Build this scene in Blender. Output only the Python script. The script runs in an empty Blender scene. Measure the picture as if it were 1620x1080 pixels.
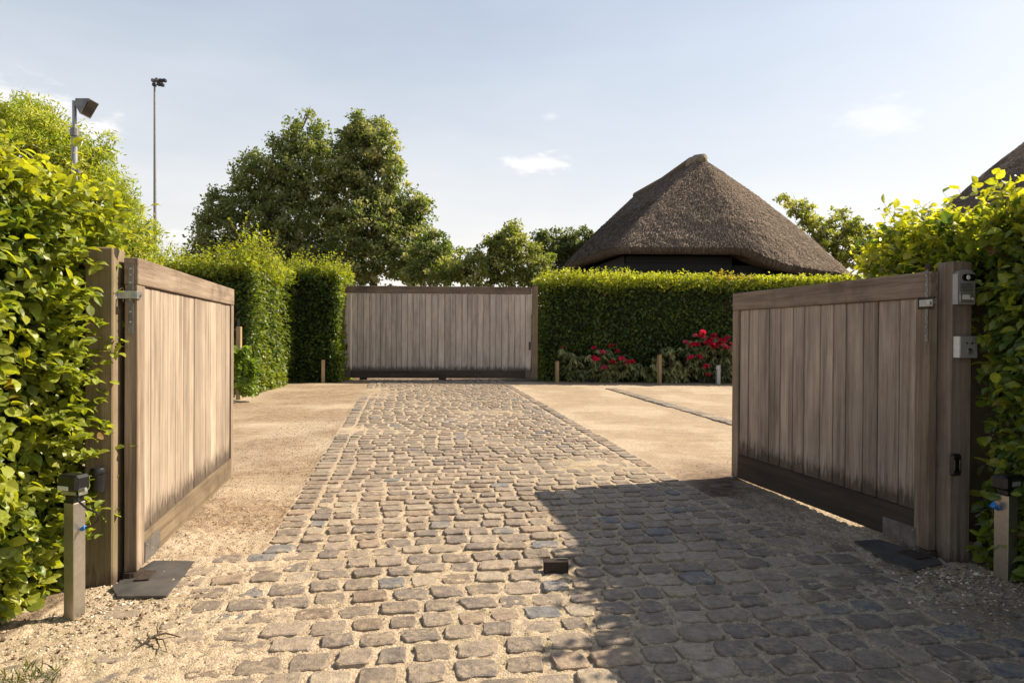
import bpy, bmesh, math, random
import numpy as np
from mathutils import Vector, Matrix

sc = bpy.context.scene
COL = sc.collection
rng = np.random.default_rng(7)
random.seed(7)

# ------------------------------------------------------------------ camera, sky, sun, exposure
F = 1050.0
PITCH = -math.atan(8 / F)
ROLL = math.atan(.0064)
CAM = np.array([0, 0, 1.45])
_f = np.array([0, math.cos(PITCH), math.sin(PITCH)])
_u0 = np.array([0, -math.sin(PITCH), math.cos(PITCH)])
_r0 = np.array([1., 0, 0])
_r = _r0 * math.cos(ROLL) + _u0 * math.sin(ROLL)
_u = -_r0 * math.sin(ROLL) + _u0 * math.cos(ROLL)
cd = bpy.data.cameras.new('camera')
cam = bpy.data.objects.new('camera', cd)
COL.objects.link(cam)
cd.sensor_width = 36
cd.lens = F / 1620 * 36
cd.clip_start = .05
cd.clip_end = 2000
M = Matrix.Identity(4)
for i in range(3):
    M[i][0] = _r[i]; M[i][1] = _u[i]; M[i][2] = -_f[i]; M[i][3] = CAM[i]
cam.matrix_world = M
sc.camera = cam

SUN_V = np.array([2.06, .734, 1.862]); SUN_V = SUN_V / np.linalg.norm(SUN_V)
EL = math.asin(SUN_V[2]); AZ = math.atan2(SUN_V[0], SUN_V[1])
SKY_STRENGTH = .074
SUN_STRENGTH = 5.0
EXPOSURE = .86
w = bpy.data.worlds.new('World'); sc.world = w; w.use_nodes = True
nt = w.node_tree; nt.nodes.clear()


def node(nt, typ, **kw):
    n = nt.nodes.new(typ)
    for k, v in kw.items():
        if k.startswith('i_'):
            n.inputs[k[2:].replace('_', ' ')].default_value = v
        else:
            setattr(n, k, v)
    return n


def L(nt, a, b):
    nt.links.new(a, b)


def math_n(nt, op, a, b=None, c=None, clamp=False):
    n = nt.nodes.new('ShaderNodeMath'); n.operation = op; n.use_clamp = clamp
    for i, x in enumerate((a, b, c)):
        if x is None: continue
        if isinstance(x, (int, float)): n.inputs[i].default_value = x
        else: nt.links.new(x, n.inputs[i])
    return n.outputs[0]


def mix_c(nt, fac, a, b, blend='MIX'):
    n = nt.nodes.new('ShaderNodeMix'); n.data_type = 'RGBA'; n.blend_type = blend
    for s, x in ((n.inputs['Factor'], fac), (n.inputs['A'], a), (n.inputs['B'], b)):
        if x is None: continue
        if isinstance(x, (int, float)): s.default_value = x
        elif isinstance(x, (tuple, list)): s.default_value = (*x[:3], 1)
        else: nt.links.new(x, s)
    return n.outputs['Result']


def ramp(nt, fac, stops, interp='LINEAR'):
    n = nt.nodes.new('ShaderNodeValToRGB'); cr = n.color_ramp; cr.interpolation = interp
    while len(cr.elements) < len(stops): cr.elements.new(.5)
    for e, (p, c) in zip(cr.elements, stops):
        e.position = p
        e.color = (c, c, c, 1) if isinstance(c, (int, float)) else (*c, 1)
    nt.links.new(fac, n.inputs[0])
    return n.outputs[0]


sky = node(nt, 'ShaderNodeTexSky', sky_type='NISHITA', sun_disc=False, sun_elevation=EL, sun_rotation=AZ,
           air_density=1.0, dust_density=2.2, ozone_density=1.2, altitude=0)
bg = node(nt, 'ShaderNodeBackground', i_Strength=SKY_STRENGTH)
out = node(nt, 'ShaderNodeOutputWorld')
tc = node(nt, 'ShaderNodeTexCoord')
# thin veil of high cloud all round plus a few small cumulus puffs
mp = node(nt, 'ShaderNodeMapping'); mp.inputs['Scale'].default_value = (2.2, 2.2, 7)
L(nt, tc.outputs['Generated'], mp.inputs[0])
nz = node(nt, 'ShaderNodeTexNoise', i_Scale=1.6, i_Detail=7, i_Roughness=.55); L(nt, mp.outputs[0], nz.inputs[0])
veil = ramp(nt, nz.outputs[0], [(.35, 0), (.8, 1)])
mp2 = node(nt, 'ShaderNodeMapping'); mp2.inputs['Scale'].default_value = (9, 9, 26)
L(nt, tc.outputs['Generated'], mp2.inputs[0])
nz2 = node(nt, 'ShaderNodeTexNoise', i_Scale=2.2, i_Detail=6, i_Roughness=.6); L(nt, mp2.outputs[0], nz2.inputs[0])
puff = None


def raydir(px, py):
    d = _f + _r * (px - 810) / F + _u * (540 - py) / F
    return d / np.linalg.norm(d)


for (px, py, wd, ht, st) in ((845, 260, .062, .021, .95), (1388, 186, .062, .036, .35), (45, 168, .085, .04, .95), (150, 215, .05, .034, .95),
                         (290, 375, .03, .012, .5), (872, 183, .022, .01, .35)):
    d = Vector(raydir(px, py))
    s1 = node(nt, 'ShaderNodeVectorMath', operation='SUBTRACT'); L(nt, tc.outputs['Generated'], s1.inputs[0]); s1.inputs[1].default_value = d
    s2 = node(nt, 'ShaderNodeVectorMath', operation='DIVIDE'); L(nt, s1.outputs[0], s2.inputs[0]); s2.inputs[1].default_value = (wd, wd, ht)
    ln = node(nt, 'ShaderNodeVectorMath', operation='LENGTH'); L(nt, s2.outputs[0], ln.inputs[0])
    g = math_n(nt, 'SUBTRACT', 1.0, ln.outputs['Value'])
    g = math_n(nt, 'ADD', g, math_n(nt, 'MULTIPLY', math_n(nt, 'SUBTRACT', nz2.outputs[0], .5), 2.4))
    g = math_n(nt, 'MULTIPLY', ramp(nt, g, [(.1, 0), (1.0, 1)], 'EASE'), st)
    puff = g if puff is None else math_n(nt, 'MAXIMUM', puff, g)
# hazy summer air: milky and warm towards the horizon, clear blue overhead
sz_ = node(nt, 'ShaderNodeSeparateXYZ'); L(nt, tc.outputs['Generated'], sz_.inputs[0])
hz = ramp(nt, sz_.outputs[2], [(0.0, .90), (.12, .80), (.30, .58), (.48, .42), (.75, .05), (1.0, 0)])
skc = mix_c(nt, math_n(nt, 'MULTIPLY', hz, math_n(nt, 'MULTIPLY_ADD', veil, .22, .9), clamp=True), sky.outputs[0], ramp(nt, sz_.outputs[2], [(0.0, (8.5, 7.9, 7.2)), (.16, (8.3, 8.05, 7.7)), (.45, (7.0, 7.55, 8.1))]))
skc = mix_c(nt, math_n(nt, 'MULTIPLY', puff, .75), skc, (9.6, 9.2, 9.0))
L(nt, skc, bg.inputs[0]); L(nt, bg.outputs[0], out.inputs[0])

sd = bpy.data.lights.new('sun', 'SUN'); sd.energy = SUN_STRENGTH; sd.angle = math.radians(.5); sd.color = (1, .86, .66)
sun = bpy.data.objects.new('sun', sd); COL.objects.link(sun)
sun.rotation_euler = Vector(-SUN_V).to_track_quat('-Z', 'Y').to_euler()
sun.location = (12, 4, 12)

sc.render.engine = 'CYCLES'
sc.view_settings.view_transform = 'Standard'
sc.view_settings.look = 'None'
sc.view_settings.exposure = EXPOSURE
sc.view_settings.gamma = 1
sc.view_settings.use_curve_mapping = False
sc.cycles.use_denoising = True
sc.cycles.max_bounces = 6
sc.cycles.diffuse_bounces = 3
sc.cycles.glossy_bounces = 2
sc.cycles.transmission_bounces = 3
sc.cycles.transparent_max_bounces = 4
sc.cycles.caustics_reflective = False
sc.cycles.caustics_refractive = False

SL = .0166  # the ground climbs gently towards the far gate


def ray(px, py):
    return _f + _r * (px - 810) / F + _u * (540 - py) / F


def P(px, py, Y):
    d = ray(px, py)
    return CAM + d * (Y / d[1])


def zg(y):
    return SL * (min(y, 26) - 4)


def G(px, py):
    d = ray(px, py)
    t = (CAM[2] + SL * 4) / (SL * d[1] - d[2])
    return CAM + d * t


# ------------------------------------------------------------------ noise in numpy
def _hash(ix, iy, seed):
    h = (ix.astype(np.int64) * 374761393 + iy.astype(np.int64) * 668265263 + seed * 982451653) & 0x7fffffff
    h = ((h ^ (h >> 13)) * 1274126177) & 0x7fffffff
    h = h ^ (h >> 16)
    return (h & 0xffff) / 65535.0


def vnoise(x, y, scale, seed=0):
    x = np.asarray(x, float) * scale; y = np.asarray(y, float) * scale
    ix = np.floor(x); iy = np.floor(y); fx = x - ix; fy = y - iy
    fx = fx * fx * (3 - 2 * fx); fy = fy * fy * (3 - 2 * fy)
    a = _hash(ix, iy, seed); b = _hash(ix + 1, iy, seed); c = _hash(ix, iy + 1, seed); d = _hash(ix + 1, iy + 1, seed)
    return (a * (1 - fx) + b * fx) * (1 - fy) + (c * (1 - fx) + d * fx) * fy


def fbm(x, y, scale, octv=4, seed=0, gain=.5):
    s = 0; a = 1; t = 0
    for k in range(octv):
        s = s + a * vnoise(x, y, scale * 2 ** k, seed + k * 17); t += a; a *= gain
    return s / t


# ------------------------------------------------------------------ scene graph helpers
def tag(o, label=None, cat=None, group=None, kind=None):
    if label: o['label'] = label
    if cat: o['category'] = cat
    if group: o['group'] = group
    if kind: o['kind'] = kind
    return o


def empty(name, loc, rz=0, label=None, cat=None, group=None, kind=None):
    o = bpy.data.objects.new(name, None); COL.objects.link(o)
    o.location = loc; o.rotation_euler = (0, 0, rz); o.empty_display_size = .1
    return tag(o, label, cat, group, kind)


def link(name, me, mat=None, parent=None, loc=None, smooth=None):
    if mat is not None and not me.materials: me.materials.append(mat)
    o = bpy.data.objects.new(name, me); COL.objects.link(o)
    if parent: o.parent = parent
    if loc is not None: o.location = loc
    if smooth is not None:
        me.polygons.foreach_set('use_smooth', [smooth] * len(me.polygons))
    return o


def np_mesh(name, V, T, tint=None, smooth=False):
    """V (n,3), T (m,k) with k = 3 or 4, tint (n,3)"""
    V = np.ascontiguousarray(V, np.float32); T = np.ascontiguousarray(T, np.int32)
    k = T.shape[1]
    me = bpy.data.meshes.new(name)
    me.vertices.add(len(V)); me.vertices.foreach_set('co', V.ravel())
    me.loops.add(T.size); me.loops.foreach_set('vertex_index', T.ravel())
    me.polygons.add(len(T))
    me.polygons.foreach_set('loop_start', np.arange(0, T.size, k, dtype=np.int32))
    me.polygons.foreach_set('loop_total', np.full(len(T), k, np.int32))
    me.polygons.foreach_set('use_smooth', np.full(len(T), smooth))
    me.update(calc_edges=True)
    if tint is not None:
        at = me.color_attributes.new('tint', 'FLOAT_COLOR', 'POINT')
        c = np.ones((len(V), 4), np.float32); c[:, :3] = tint
        at.data.foreach_set('color', c.ravel())
    return me


class MB:
    """collects simple solids and links them as one mesh"""
    def __init__(s): s.bm = bmesh.new()

    def box(s, x0, x1, y0, y1, z0, z1, bev=0, jit=0):
        b = bmesh.new()
        vs = [b.verts.new((x, y, z)) for x in (x0, x1) for y in (y0, y1) for z in (z0, z1)]
        for f in ((0, 1, 3, 2), (4, 6, 7, 5), (0, 4, 5, 1), (2, 3, 7, 6), (0, 2, 6, 4), (1, 5, 7, 3)):
            b.faces.new([vs[i] for i in f])
        if bev: bmesh.ops.bevel(b, geom=b.edges[:], offset=bev, segments=1, affect='EDGES')
        if jit:
            for v in b.verts: v.co += Vector((random.uniform(-jit, jit) for _ in range(3)))
        me = bpy.data.meshes.new('tmp'); b.to_mesh(me); b.free(); s.bm.from_mesh(me); bpy.data.meshes.remove(me)
        return s

    def prism(s, pts, z0, z1):
        """polygon given in (x, y), extruded in z"""
        n = len(pts)
        a = [s.bm.verts.new((p[0], p[1], z0)) for p in pts]; b = [s.bm.verts.new((p[0], p[1], z1)) for p in pts]
        s.bm.faces.new(a[::-1]); s.bm.faces.new(b)
        for i in range(n): s.bm.faces.new((a[i], a[(i + 1) % n], b[(i + 1) % n], b[i]))
        return s

    def tube(s, pts, r, n=8, caps=True):
        pts = [Vector(p) for p in pts]
        rs = r if isinstance(r, (list, tuple)) else [r] * len(pts)
        rings = []
        for i, p in enumerate(pts):
            t = (pts[min(i + 1, len(pts) - 1)] - pts[max(i - 1, 0)]).normalized()
            a = t.cross(Vector((0, 0, 1)))
            if a.length < .05: a = t.cross(Vector((0, 1, 0)))
            a.normalize(); b = t.cross(a)
            rings.append([s.bm.verts.new(p + a * math.cos(2 * math.pi * k / n) * rs[i] + b * math.sin(2 * math.pi * k / n) * rs[i]) for k in range(n)])
        for i in range(len(rings) - 1):
            for k in range(n):
                s.bm.faces.new((rings[i][k], rings[i][(k + 1) % n], rings[i + 1][(k + 1) % n], rings[i + 1][k]))
        if caps:
            s.bm.faces.new(rings[0][::-1]); s.bm.faces.new(rings[-1])
        return s

    def build(s, name, mat, parent=None, loc=None, smooth=False, rz=None):
        bmesh.ops.recalc_face_normals(s.bm, faces=s.bm.faces[:])
        me = bpy.data.meshes.new(name); s.bm.to_mesh(me); s.bm.free()
        o = link(name, me, mat, parent, loc)
        if smooth:
            me.polygons.foreach_set('use_smooth', [True] * len(me.polygons))
            try: me.set_sharp_from_angle(angle=math.radians(40))
            except Exception: pass
        if rz is not None: o.rotation_euler = (0, 0, rz)
        return o


# ------------------------------------------------------------------ materials
MAT = {}


def new_mat(name):
    m = bpy.data.materials.new(name); m.use_nodes = True
    nt = m.node_tree; nt.nodes.clear()
    o = nt.nodes.new('ShaderNodeOutputMaterial'); p = nt.nodes.new('ShaderNodeBsdfPrincipled')
    nt.links.new(p.outputs[0], o.inputs[0])
    MAT[name] = m
    return m, nt, p, o


def noise_tex(nt, vec, scale, detail=3, rough=.55, mscale=None):
    if mscale is not None:
        mp = nt.nodes.new('ShaderNodeMapping'); mp.inputs['Scale'].default_value = mscale
        nt.links.new(vec, mp.inputs[0]); vec = mp.outputs[0]
    n = nt.nodes.new('ShaderNodeTexNoise'); n.inputs['Scale'].default_value = scale
    n.inputs['Detail'].default_value = detail; n.inputs['Roughness'].default_value = rough
    nt.links.new(vec, n.inputs['Vector'])
    return n.outputs[0]


def bump(nt, p, h, strength, dist):
    b = nt.nodes.new('ShaderNodeBump'); b.inputs['Strength'].default_value = strength; b.inputs['Distance'].default_value = dist
    nt.links.new(h, b.inputs['Height']); nt.links.new(b.outputs[0], p.inputs['Normal'])


def plain(name, col, rough=.5, metal=0, var=.25, scale=30, spec=.5, bmp=0):
    m, nt, p, o = new_mat(name)
    c = nt.nodes.new('ShaderNodeTexCoord')
    n = noise_tex(nt, c.outputs['Object'], scale, 4)
    f = ramp(nt, n, [(.3, 1 - var), (.7, 1 + var * .5)])
    L(nt, mix_c(nt, 1.0, col, f, 'MULTIPLY'), p.inputs['Base Color'])
    p.inputs['Roughness'].default_value = rough; p.inputs['Metallic'].default_value = metal
    p.inputs['Specular IOR Level'].default_value = spec
    if bmp: bump(nt, p, n, bmp, .01)
    return m


def wood(name, axis, base, light, stain_z=None, lo=.72, streak=.5, dark=(.05, .036, .027), blotch=.35, green=.0):
    m, nt, p, o = new_mat(name)
    c = nt.nodes.new('ShaderNodeTexCoord'); oi = nt.nodes.new('ShaderNodeObjectInfo')
    off = nt.nodes.new('ShaderNodeVectorMath'); off.operation = 'MULTIPLY_ADD'
    off.inputs[1].default_value = (7.1, 5.3, 9.7)
    L(nt, oi.outputs['Random'], off.inputs[0]); L(nt, c.outputs['Object'], off.inputs[2])
    v = off.outputs[0]
    sx = {'x': (.6, 14, 14), 'z': (14, 14, .6)}[axis]
    fine = {'x': (3, 110, 110), 'z': (110, 110, 3)}[axis]
    big = noise_tex(nt, v, 1.6, 4, .6, sx)
    gr = noise_tex(nt, v, 1.4, 3, .6, fine)
    bl = noise_tex(nt, v, 3.0, 4, .6)
    k = math_n(nt, 'ADD', math_n(nt, 'MULTIPLY', big, .55), math_n(nt, 'MULTIPLY', gr, .45))
    col = mix_c(nt, ramp(nt, k, [(.28, 0), (.72, 1)]), base, light)
    rv = ramp(nt, oi.outputs['Random'], [(0, lo), (1, 1.14)])
    col = mix_c(nt, 1.0, col, rv, 'MULTIPLY')
    col = mix_c(nt, math_n(nt, 'MULTIPLY', ramp(nt, bl, [(.5, 0), (.72, 1)]), blotch), col, dark)
    stk = noise_tex(nt, v, 1.0, 5, .7, {'x': (.5, 18, 18), 'z': (18, 18, .5)}[axis])
    col = mix_c(nt, math_n(nt, 'MULTIPLY', ramp(nt, stk, [(.50, 0), (.66, 1)]), streak), col, (base[0] * .42, base[1] * .37, base[2] * .33))
    wv = noise_tex(nt, v, 5.5, 3, .6, {'x': (.35, 1, 1), 'z': (1, 1, .35)}[axis])
    col = mix_c(nt, 1.0, col, ramp(nt, wv, [(.3, .82), (.7, 1.12)]), 'MULTIPLY')
    if green:
        g2 = noise_tex(nt, v, 1.7, 5, .65)
        col = mix_c(nt, math_n(nt, 'MULTIPLY', ramp(nt, g2, [(.42, 0), (.62, 1)]), green), col, (.13, .12, .05))
    if stain_z is not None:
        sp = nt.nodes.new('ShaderNodeSeparateXYZ'); L(nt, c.outputs['Object'], sp.inputs[0])
        sn = noise_tex(nt, v, 4.0, 4, .65, {'z': (8, 8, 1.5), 'x': (1.5, 9, 6)}[axis])
        lim = math_n(nt, 'MULTIPLY_ADD', sn, .36, stain_z - .18)
        f = math_n(nt, 'SUBTRACT', lim, sp.outputs[2])
        f = ramp(nt, math_n(nt, 'MULTIPLY_ADD', f, 9, .5), [(0, 0), (.5, .35), (1, .82)])
        col = mix_c(nt, f, col, dark)
    L(nt, col, p.inputs['Base Color'])
    p.inputs['Roughness'].default_value = .82; p.inputs['Specular IOR Level'].default_value = .25
    bump(nt, p, k, .6, .006)
    return m


wood('gate_board_wood', 'z', (.24, .185, .14), (.47, .39, .31), .30, blotch=.15)
wood('gate_stile_wood', 'z', (.17, .12, .08), (.42, .34, .26), .02, blotch=.3)
wood('gate_rail_wood', 'x', (.17, .115, .075), (.44, .35, .27), None, blotch=.6)
wood('gate_foot_wood', 'x', (.12, .09, .06), (.30, .23, .15), None, blotch=.55)
wood('shaded_board_wood', 'z', (.19, .145, .112), (.54, .445, .365), .35, blotch=.12)  # gate woods again for leaves in shade, colours retoned for that light
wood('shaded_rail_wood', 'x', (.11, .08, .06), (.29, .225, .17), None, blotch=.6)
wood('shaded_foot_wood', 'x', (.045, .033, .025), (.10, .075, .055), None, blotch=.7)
wood('far_board_wood', 'z', (.29, .25, .215), (.56, .50, .44), .30, lo=.88, blotch=.1)
wood('post_wood', 'z', (.12, .085, .055), (.31, .235, .16), .1, blotch=.4, green=.45)
wood('grey_post_wood', 'z', (.13, .10, .08), (.36, .29, .235), .08, blotch=.35, green=.1)
wood('stake_wood', 'z', (.3, .2, .1), (.5, .38, .22), None, blotch=.1)
plain('galvanised_steel', (.42, .43, .42), .42, .8, .3, 25)
plain('dull_steel', (.20, .19, .18), .5, .6, .4, 12)
plain('brushed_steel', (.50, .46, .40), .33, .85, .12, 40)
plain('plate_steel', (.10, .095, .092), .55, .35, .4, 7, bmp=.1)
plain('black_plastic', (.012, .012, .013), .35, 0, .2)
plain('rust_iron', (.055, .038, .028), .8, .3, .5, 40, bmp=.4)
plain('grey_enamel', (.34, .34, .34), .4, .3, .1, 50)
plain('dark_panel', (.05, .052, .055), .3, 0, .2)
plain('glass_black', (.005, .005, .006), .06, 0, .1)
plain('blue_plastic', (.02, .16, .5), .4, 0, .1)
plain('lamp_white', (.6, .6, .58), .4, 0, .1)
plain('galvanised_mast', (.30, .31, .32), .5, .5, .25, 8)
plain('bark', (.10, .08, .06), .9, 0, .4, 9, bmp=.5)
plain('twig_bark', (.07, .045, .03), .9, 0, .4, 60)
plain('black_boards', (.006, .007, .009), .7, 0, .5, 5)
plain('house_wall', (.012, .012, .013), .8, 0, .3, 5)
plain('hedge_core', (.018, .022, .010), .95, 0, .5, 12)
plain('pebble', (.36, .29, .21), .85, 0, .5, 35)


def leaf_mat(name, trans=.35, rough=.38, spec=.5, tcol=(1.5, 1.7, .5), sat=None, vein=0):
    m, nt, p, o = new_mat(name)
    a = nt.nodes.new('ShaderNodeAttribute'); a.attribute_name = 'tint'
    c = nt.nodes.new('ShaderNodeTexCoord')
    n = noise_tex(nt, c.outputs['Object'], 55, 2)
    col = mix_c(nt, 1.0, a.outputs['Color'], ramp(nt, n, [(.3, .75), (.7, 1.2)]), 'MULTIPLY')
    L(nt, col, p.inputs['Base Color'])
    p.inputs['Roughness'].default_value = rough; p.inputs['Specular IOR Level'].default_value = spec
    t = nt.nodes.new('ShaderNodeBsdfTranslucent')
    L(nt, mix_c(nt, 1.0, col, tcol, 'MULTIPLY'), t.inputs[0])
    ms = nt.nodes.new('ShaderNodeMixShader'); ms.inputs[0].default_value = trans
    L(nt, p.outputs[0], ms.inputs[1]); L(nt, t.outputs[0], ms.inputs[2]); L(nt, ms.outputs[0], o.inputs[0])
    return m


leaf_mat('beech_leaf', .42, .40, .5, (2.0, 1.9, .5))
leaf_mat('far_leaf', .40, .42, .4, (1.9, 1.9, .5))
leaf_mat('tree_leaf', .38, .5, .4, (1.7, 1.8, .6))
leaf_mat('rhododendron_leaf', .2, .4, .45, (1.4, 1.5, .5))
leaf_mat('petal', .4, .6, .2, (1.3, 1.0, 1.0))
leaf_mat('dry_leaf', .1, .8, .2, (1, 1, 1))


# sand / gravel ground
def ground_material():
    m, nt, p, o = new_mat('sand_ground')
    c = nt.nodes.new('ShaderNodeTexCoord'); v = c.outputs['Object']
    n1 = noise_tex(nt, v, 1.1, 5, .6, (1, .35, 1))
    n2 = noise_tex(nt, v, 90, 3, .7)
    n3 = noise_tex(nt, v, 9, 4, .6)
    vo = nt.nodes.new('ShaderNodeTexVoronoi'); vo.inputs['Scale'].default_value = 95; L(nt, v, vo.inputs['Vector'])
    sand = mix_c(nt, ramp(nt, n1, [(.3, 0), (.7, 1)]), (.43, .335, .23), (.55, .45, .335))
    sand = mix_c(nt, ramp(nt, n2, [(.35, .85), (.5, 0)]), sand, (.26, .20, .13))
    sp = nt.nodes.new('ShaderNodeSeparateColor'); L(nt, vo.outputs['Color'], sp.inputs[0])
    grit = ramp(nt, sp.outputs[0], [(.0, (.16, .12, .09)), (.3, (.30, .22, .15)), (.6, (.47, .38, .26)), (1, (.62, .54, .42))])
    sand = mix_c(nt, .42, sand, grit)
    a = nt.nodes.new('ShaderNodeAttribute'); a.attribute_name = 'tint'
    sa = nt.nodes.new('ShaderNodeSeparateColor'); L(nt, a.outputs['Color'], sa.inputs[0])
    # R: brown leaf litter, G: dark damp humus, B: greenish moss in the joints
    lf = math_n(nt, 'MULTIPLY', sa.outputs[0], ramp(nt, n3, [(.3, .35), (.6, 1)]))
    sand = mix_c(nt, lf, sand, mix_c(nt, sp.outputs[1], (.17, .115, .072), (.36, .26, .17)))
    n5 = noise_tex(nt, v, 3.2, 5, .65, (.5, 2.2, 1))
    sand = mix_c(nt, 1.0, sand, ramp(nt, n5, [(.3, .84), (.7, 1.08)]), 'MULTIPLY')
    hf = math_n(nt, 'MULTIPLY', sa.outputs[1], ramp(nt, n3, [(.3, .6), (.6, 1)]))
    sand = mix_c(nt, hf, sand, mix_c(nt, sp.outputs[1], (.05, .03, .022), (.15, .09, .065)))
    sand = mix_c(nt, math_n(nt, 'MULTIPLY', sa.outputs[2], ramp(nt, n3, [(.45, 0), (.65, .6)])), sand, (.17, .15, .06))
    L(nt, sand, p.inputs['Base Color'])
    p.inputs['Roughness'].default_value = .95; p.inputs['Specular IOR Level'].default_value = .15
    h = math_n(nt, 'ADD', math_n(nt, 'MULTIPLY', n2, .6), math_n(nt, 'MULTIPLY', vo.outputs['Distance'], -.5))
    bump(nt, p, h, .7, .012)
    return m


ground_material()


def cobble_material():
    m, nt, p, o = new_mat('cobble_stone')
    c = nt.nodes.new('ShaderNodeTexCoord'); g = nt.nodes.new('ShaderNodeNewGeometry'); v = g.outputs['Position']
    a = nt.nodes.new('ShaderNodeAttribute'); a.attribute_name = 'tint'
    oi = nt.nodes.new('ShaderNodeObjectInfo')
    n1 = noise_tex(nt, v, 130, 3, .7); n2 = noise_tex(nt, v, 7, 4, .6); n3 = noise_tex(nt, v, 32, 4, .65)
    col = mix_c(nt, 1.0, a.outputs['Color'], ramp(nt, n1, [(.3, .72), (.7, 1.25)]), 'MULTIPLY')
    col = mix_c(nt, ramp(nt, n1, [(.66, 0), (.74, .7)]), col, (.42, .37, .3))
    n4 = noise_tex(nt, v, 18, 5, .7)
    col = mix_c(nt, 1.0, col, ramp(nt, n4, [(.32, .68), (.68, 1.3)]), 'MULTIPLY')
    dust = math_n(nt, 'MULTIPLY', ramp(nt, n2, [(.40, 0), (.66, 1)]), ramp(nt, n3, [(.42, 0), (.60, .85)]))
    col = mix_c(nt, dust, col, (.42, .33, .22))
    L(nt, col, p.inputs['Base Color'])
    p.inputs['Roughness'].default_value = .62; p.inputs['Specular IOR Level'].default_value = .3
    h = math_n(nt, 'ADD', math_n(nt, 'MULTIPLY', n1, .35), math_n(nt, 'MULTIPLY', n3, .9))
    bump(nt, p, h, .8, .014)
    return m


cobble_material()


def thatch_material():
    m, nt, p, o = new_mat('thatch')
    uv = nt.nodes.new('ShaderNodeUVMap'); v = uv.outputs[0]
    c = nt.nodes.new('ShaderNodeTexCoord')
    n1 = noise_tex(nt, v, 1, 4, .7, (22, 3.2, 1)); n2 = noise_tex(nt, v, 1, 3, .6, (70, 16, 1)); n3 = noise_tex(nt, c.outputs['Object'], .7, 4, .6)
    k = math_n(nt, 'ADD', math_n(nt, 'MULTIPLY', n1, .45), math_n(nt, 'MULTIPLY', n2, .55))
    col = ramp(nt, k, [(.38, (.035, .026, .019)), (.5, (.16, .12, .09)), (.64, (.36, .28, .215))])
    col = mix_c(nt, ramp(nt, n3, [(.45, 0), (.7, .4)]), col, (.06, .045, .033))
    L(nt, col, p.inputs['Base Color'])
    p.inputs['Roughness'].default_value = .95; p.inputs['Specular IOR Level'].default_value = .1
    bump(nt, p, k, 1.0, .09)
    return m


thatch_material()
plain('straw', (.20, .155, .115), .9, 0, .5, 3)
plain('ridge_cap', (.26, .21, .15), .9, 0, .4, 6, bmp=.4)

# ------------------------------------------------------------------ ground sheet
AX = np.array([-.162, 1.0]); AX /= np.linalg.norm(AX)          # along the drive
CR = np.array([AX[1], -AX[0]])                                 # across it, to the right
S_L = float(np.dot((-1.734, 4.922), CR)); S_R = float(np.dot((1.60, 6.917), CR))
APRON = [(-2.05, 4.32), (-1.50, 4.42), (-1.72, 5.0), (1.92, 5.9), (2.28, 4.75), (2.36, 4.45), (2.62, 3.75), (2.95, 3.15), (3.1, 1.6), (-2.45, 1.6), (-2.3, 3.0), (-2.12, 3.6)]


def in_poly(x, y, poly):
    x = np.asarray(x, float); y = np.asarray(y, float); r = np.zeros(x.shape, bool)
    n = len(poly); j = n - 1
    for i in range(n):
        xi, yi = poly[i]; xj, yj = poly[j]
        c = ((yi > y) != (yj > y)) & (x < (xj - xi) * (y - yi) / (yj - yi + 1e-12) + xi)
        r ^= c; j = i
    return r


def paved(x, y):
    s = x * CR[0] + y * CR[1]
    a = (s > S_L - .02) & (s < S_R + .02) & (y > 4.2) & (y < 18.6)
    return a | in_poly(x, y, APRON)


def axis_steps(lo, a, b, hi, d, grow=1.09, mx=40):
    xs = list(np.arange(a, b, d)); x, st = b, d
    while x < hi: xs.append(x); st = min(st * grow, mx); x += st
    xs.append(hi); x, st = a, d
    pre = []
    while x > lo: st = min(st * grow, mx); x -= st; pre.append(x)
    return np.array(pre[::-1] + xs)


def blob(x, y, cx, cy, rx, ry, soft=.35):
    d = np.sqrt(((x - cx) / rx) ** 2 + ((y - cy) / ry) ** 2)
    return np.clip((1 + soft - d) / (2 * soft), 0, 1)


def zbase(y):
    return SL * (np.minimum(y, 26) - 4)


def sand_height(X, Y):
    pv = paved(X, Y).astype(float)
    fine = np.clip((6.6 - Y) / 1.2, 0, 1) * np.clip((3.6 - np.abs(X - .2)) / .4, 0, 1)
    h = (fbm(X, Y, 30, 2, 3, .6) - .5) * .030 * fine + (fbm(X, Y, 3.5, 2, 5) - .5) * .014 * (1 - fine) * np.clip((24 - Y) / 6, 0, 1) + (fbm(X, Y, 1.4, 3, 9) - .5) * .018
    # blown sand over the left of the apron, and beside the right bollard
    bury = blob(X, Y, -2.0, 3.1, .75, .75, .8) * .017 + blob(X, Y, 2.75, 3.75, .55, .45, .6) * .014 + blob(X, Y, -1.9, 4.15, .5, .3, .6) * .01
    bury = bury + blob(X, Y, -2.5, 9.5, .7, .35, .6) * .018 + blob(X, Y, -3.2, 14.6, .6, 1.2, .6) * .016 + blob(X, Y, -.3, 11.5, 1.2, .3, .8) * .009 + blob(X, Y, 1.1, 7.2, .6, .3, .6) * .012 + blob(X, Y, 1.9, 4.9, .3, 1.0, .6) * .010
    court = (1 - pv) * (-.004)
    return zbase(Y) + h * (.8 + .2 * (1 - pv)) + bury + court - .0012


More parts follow.
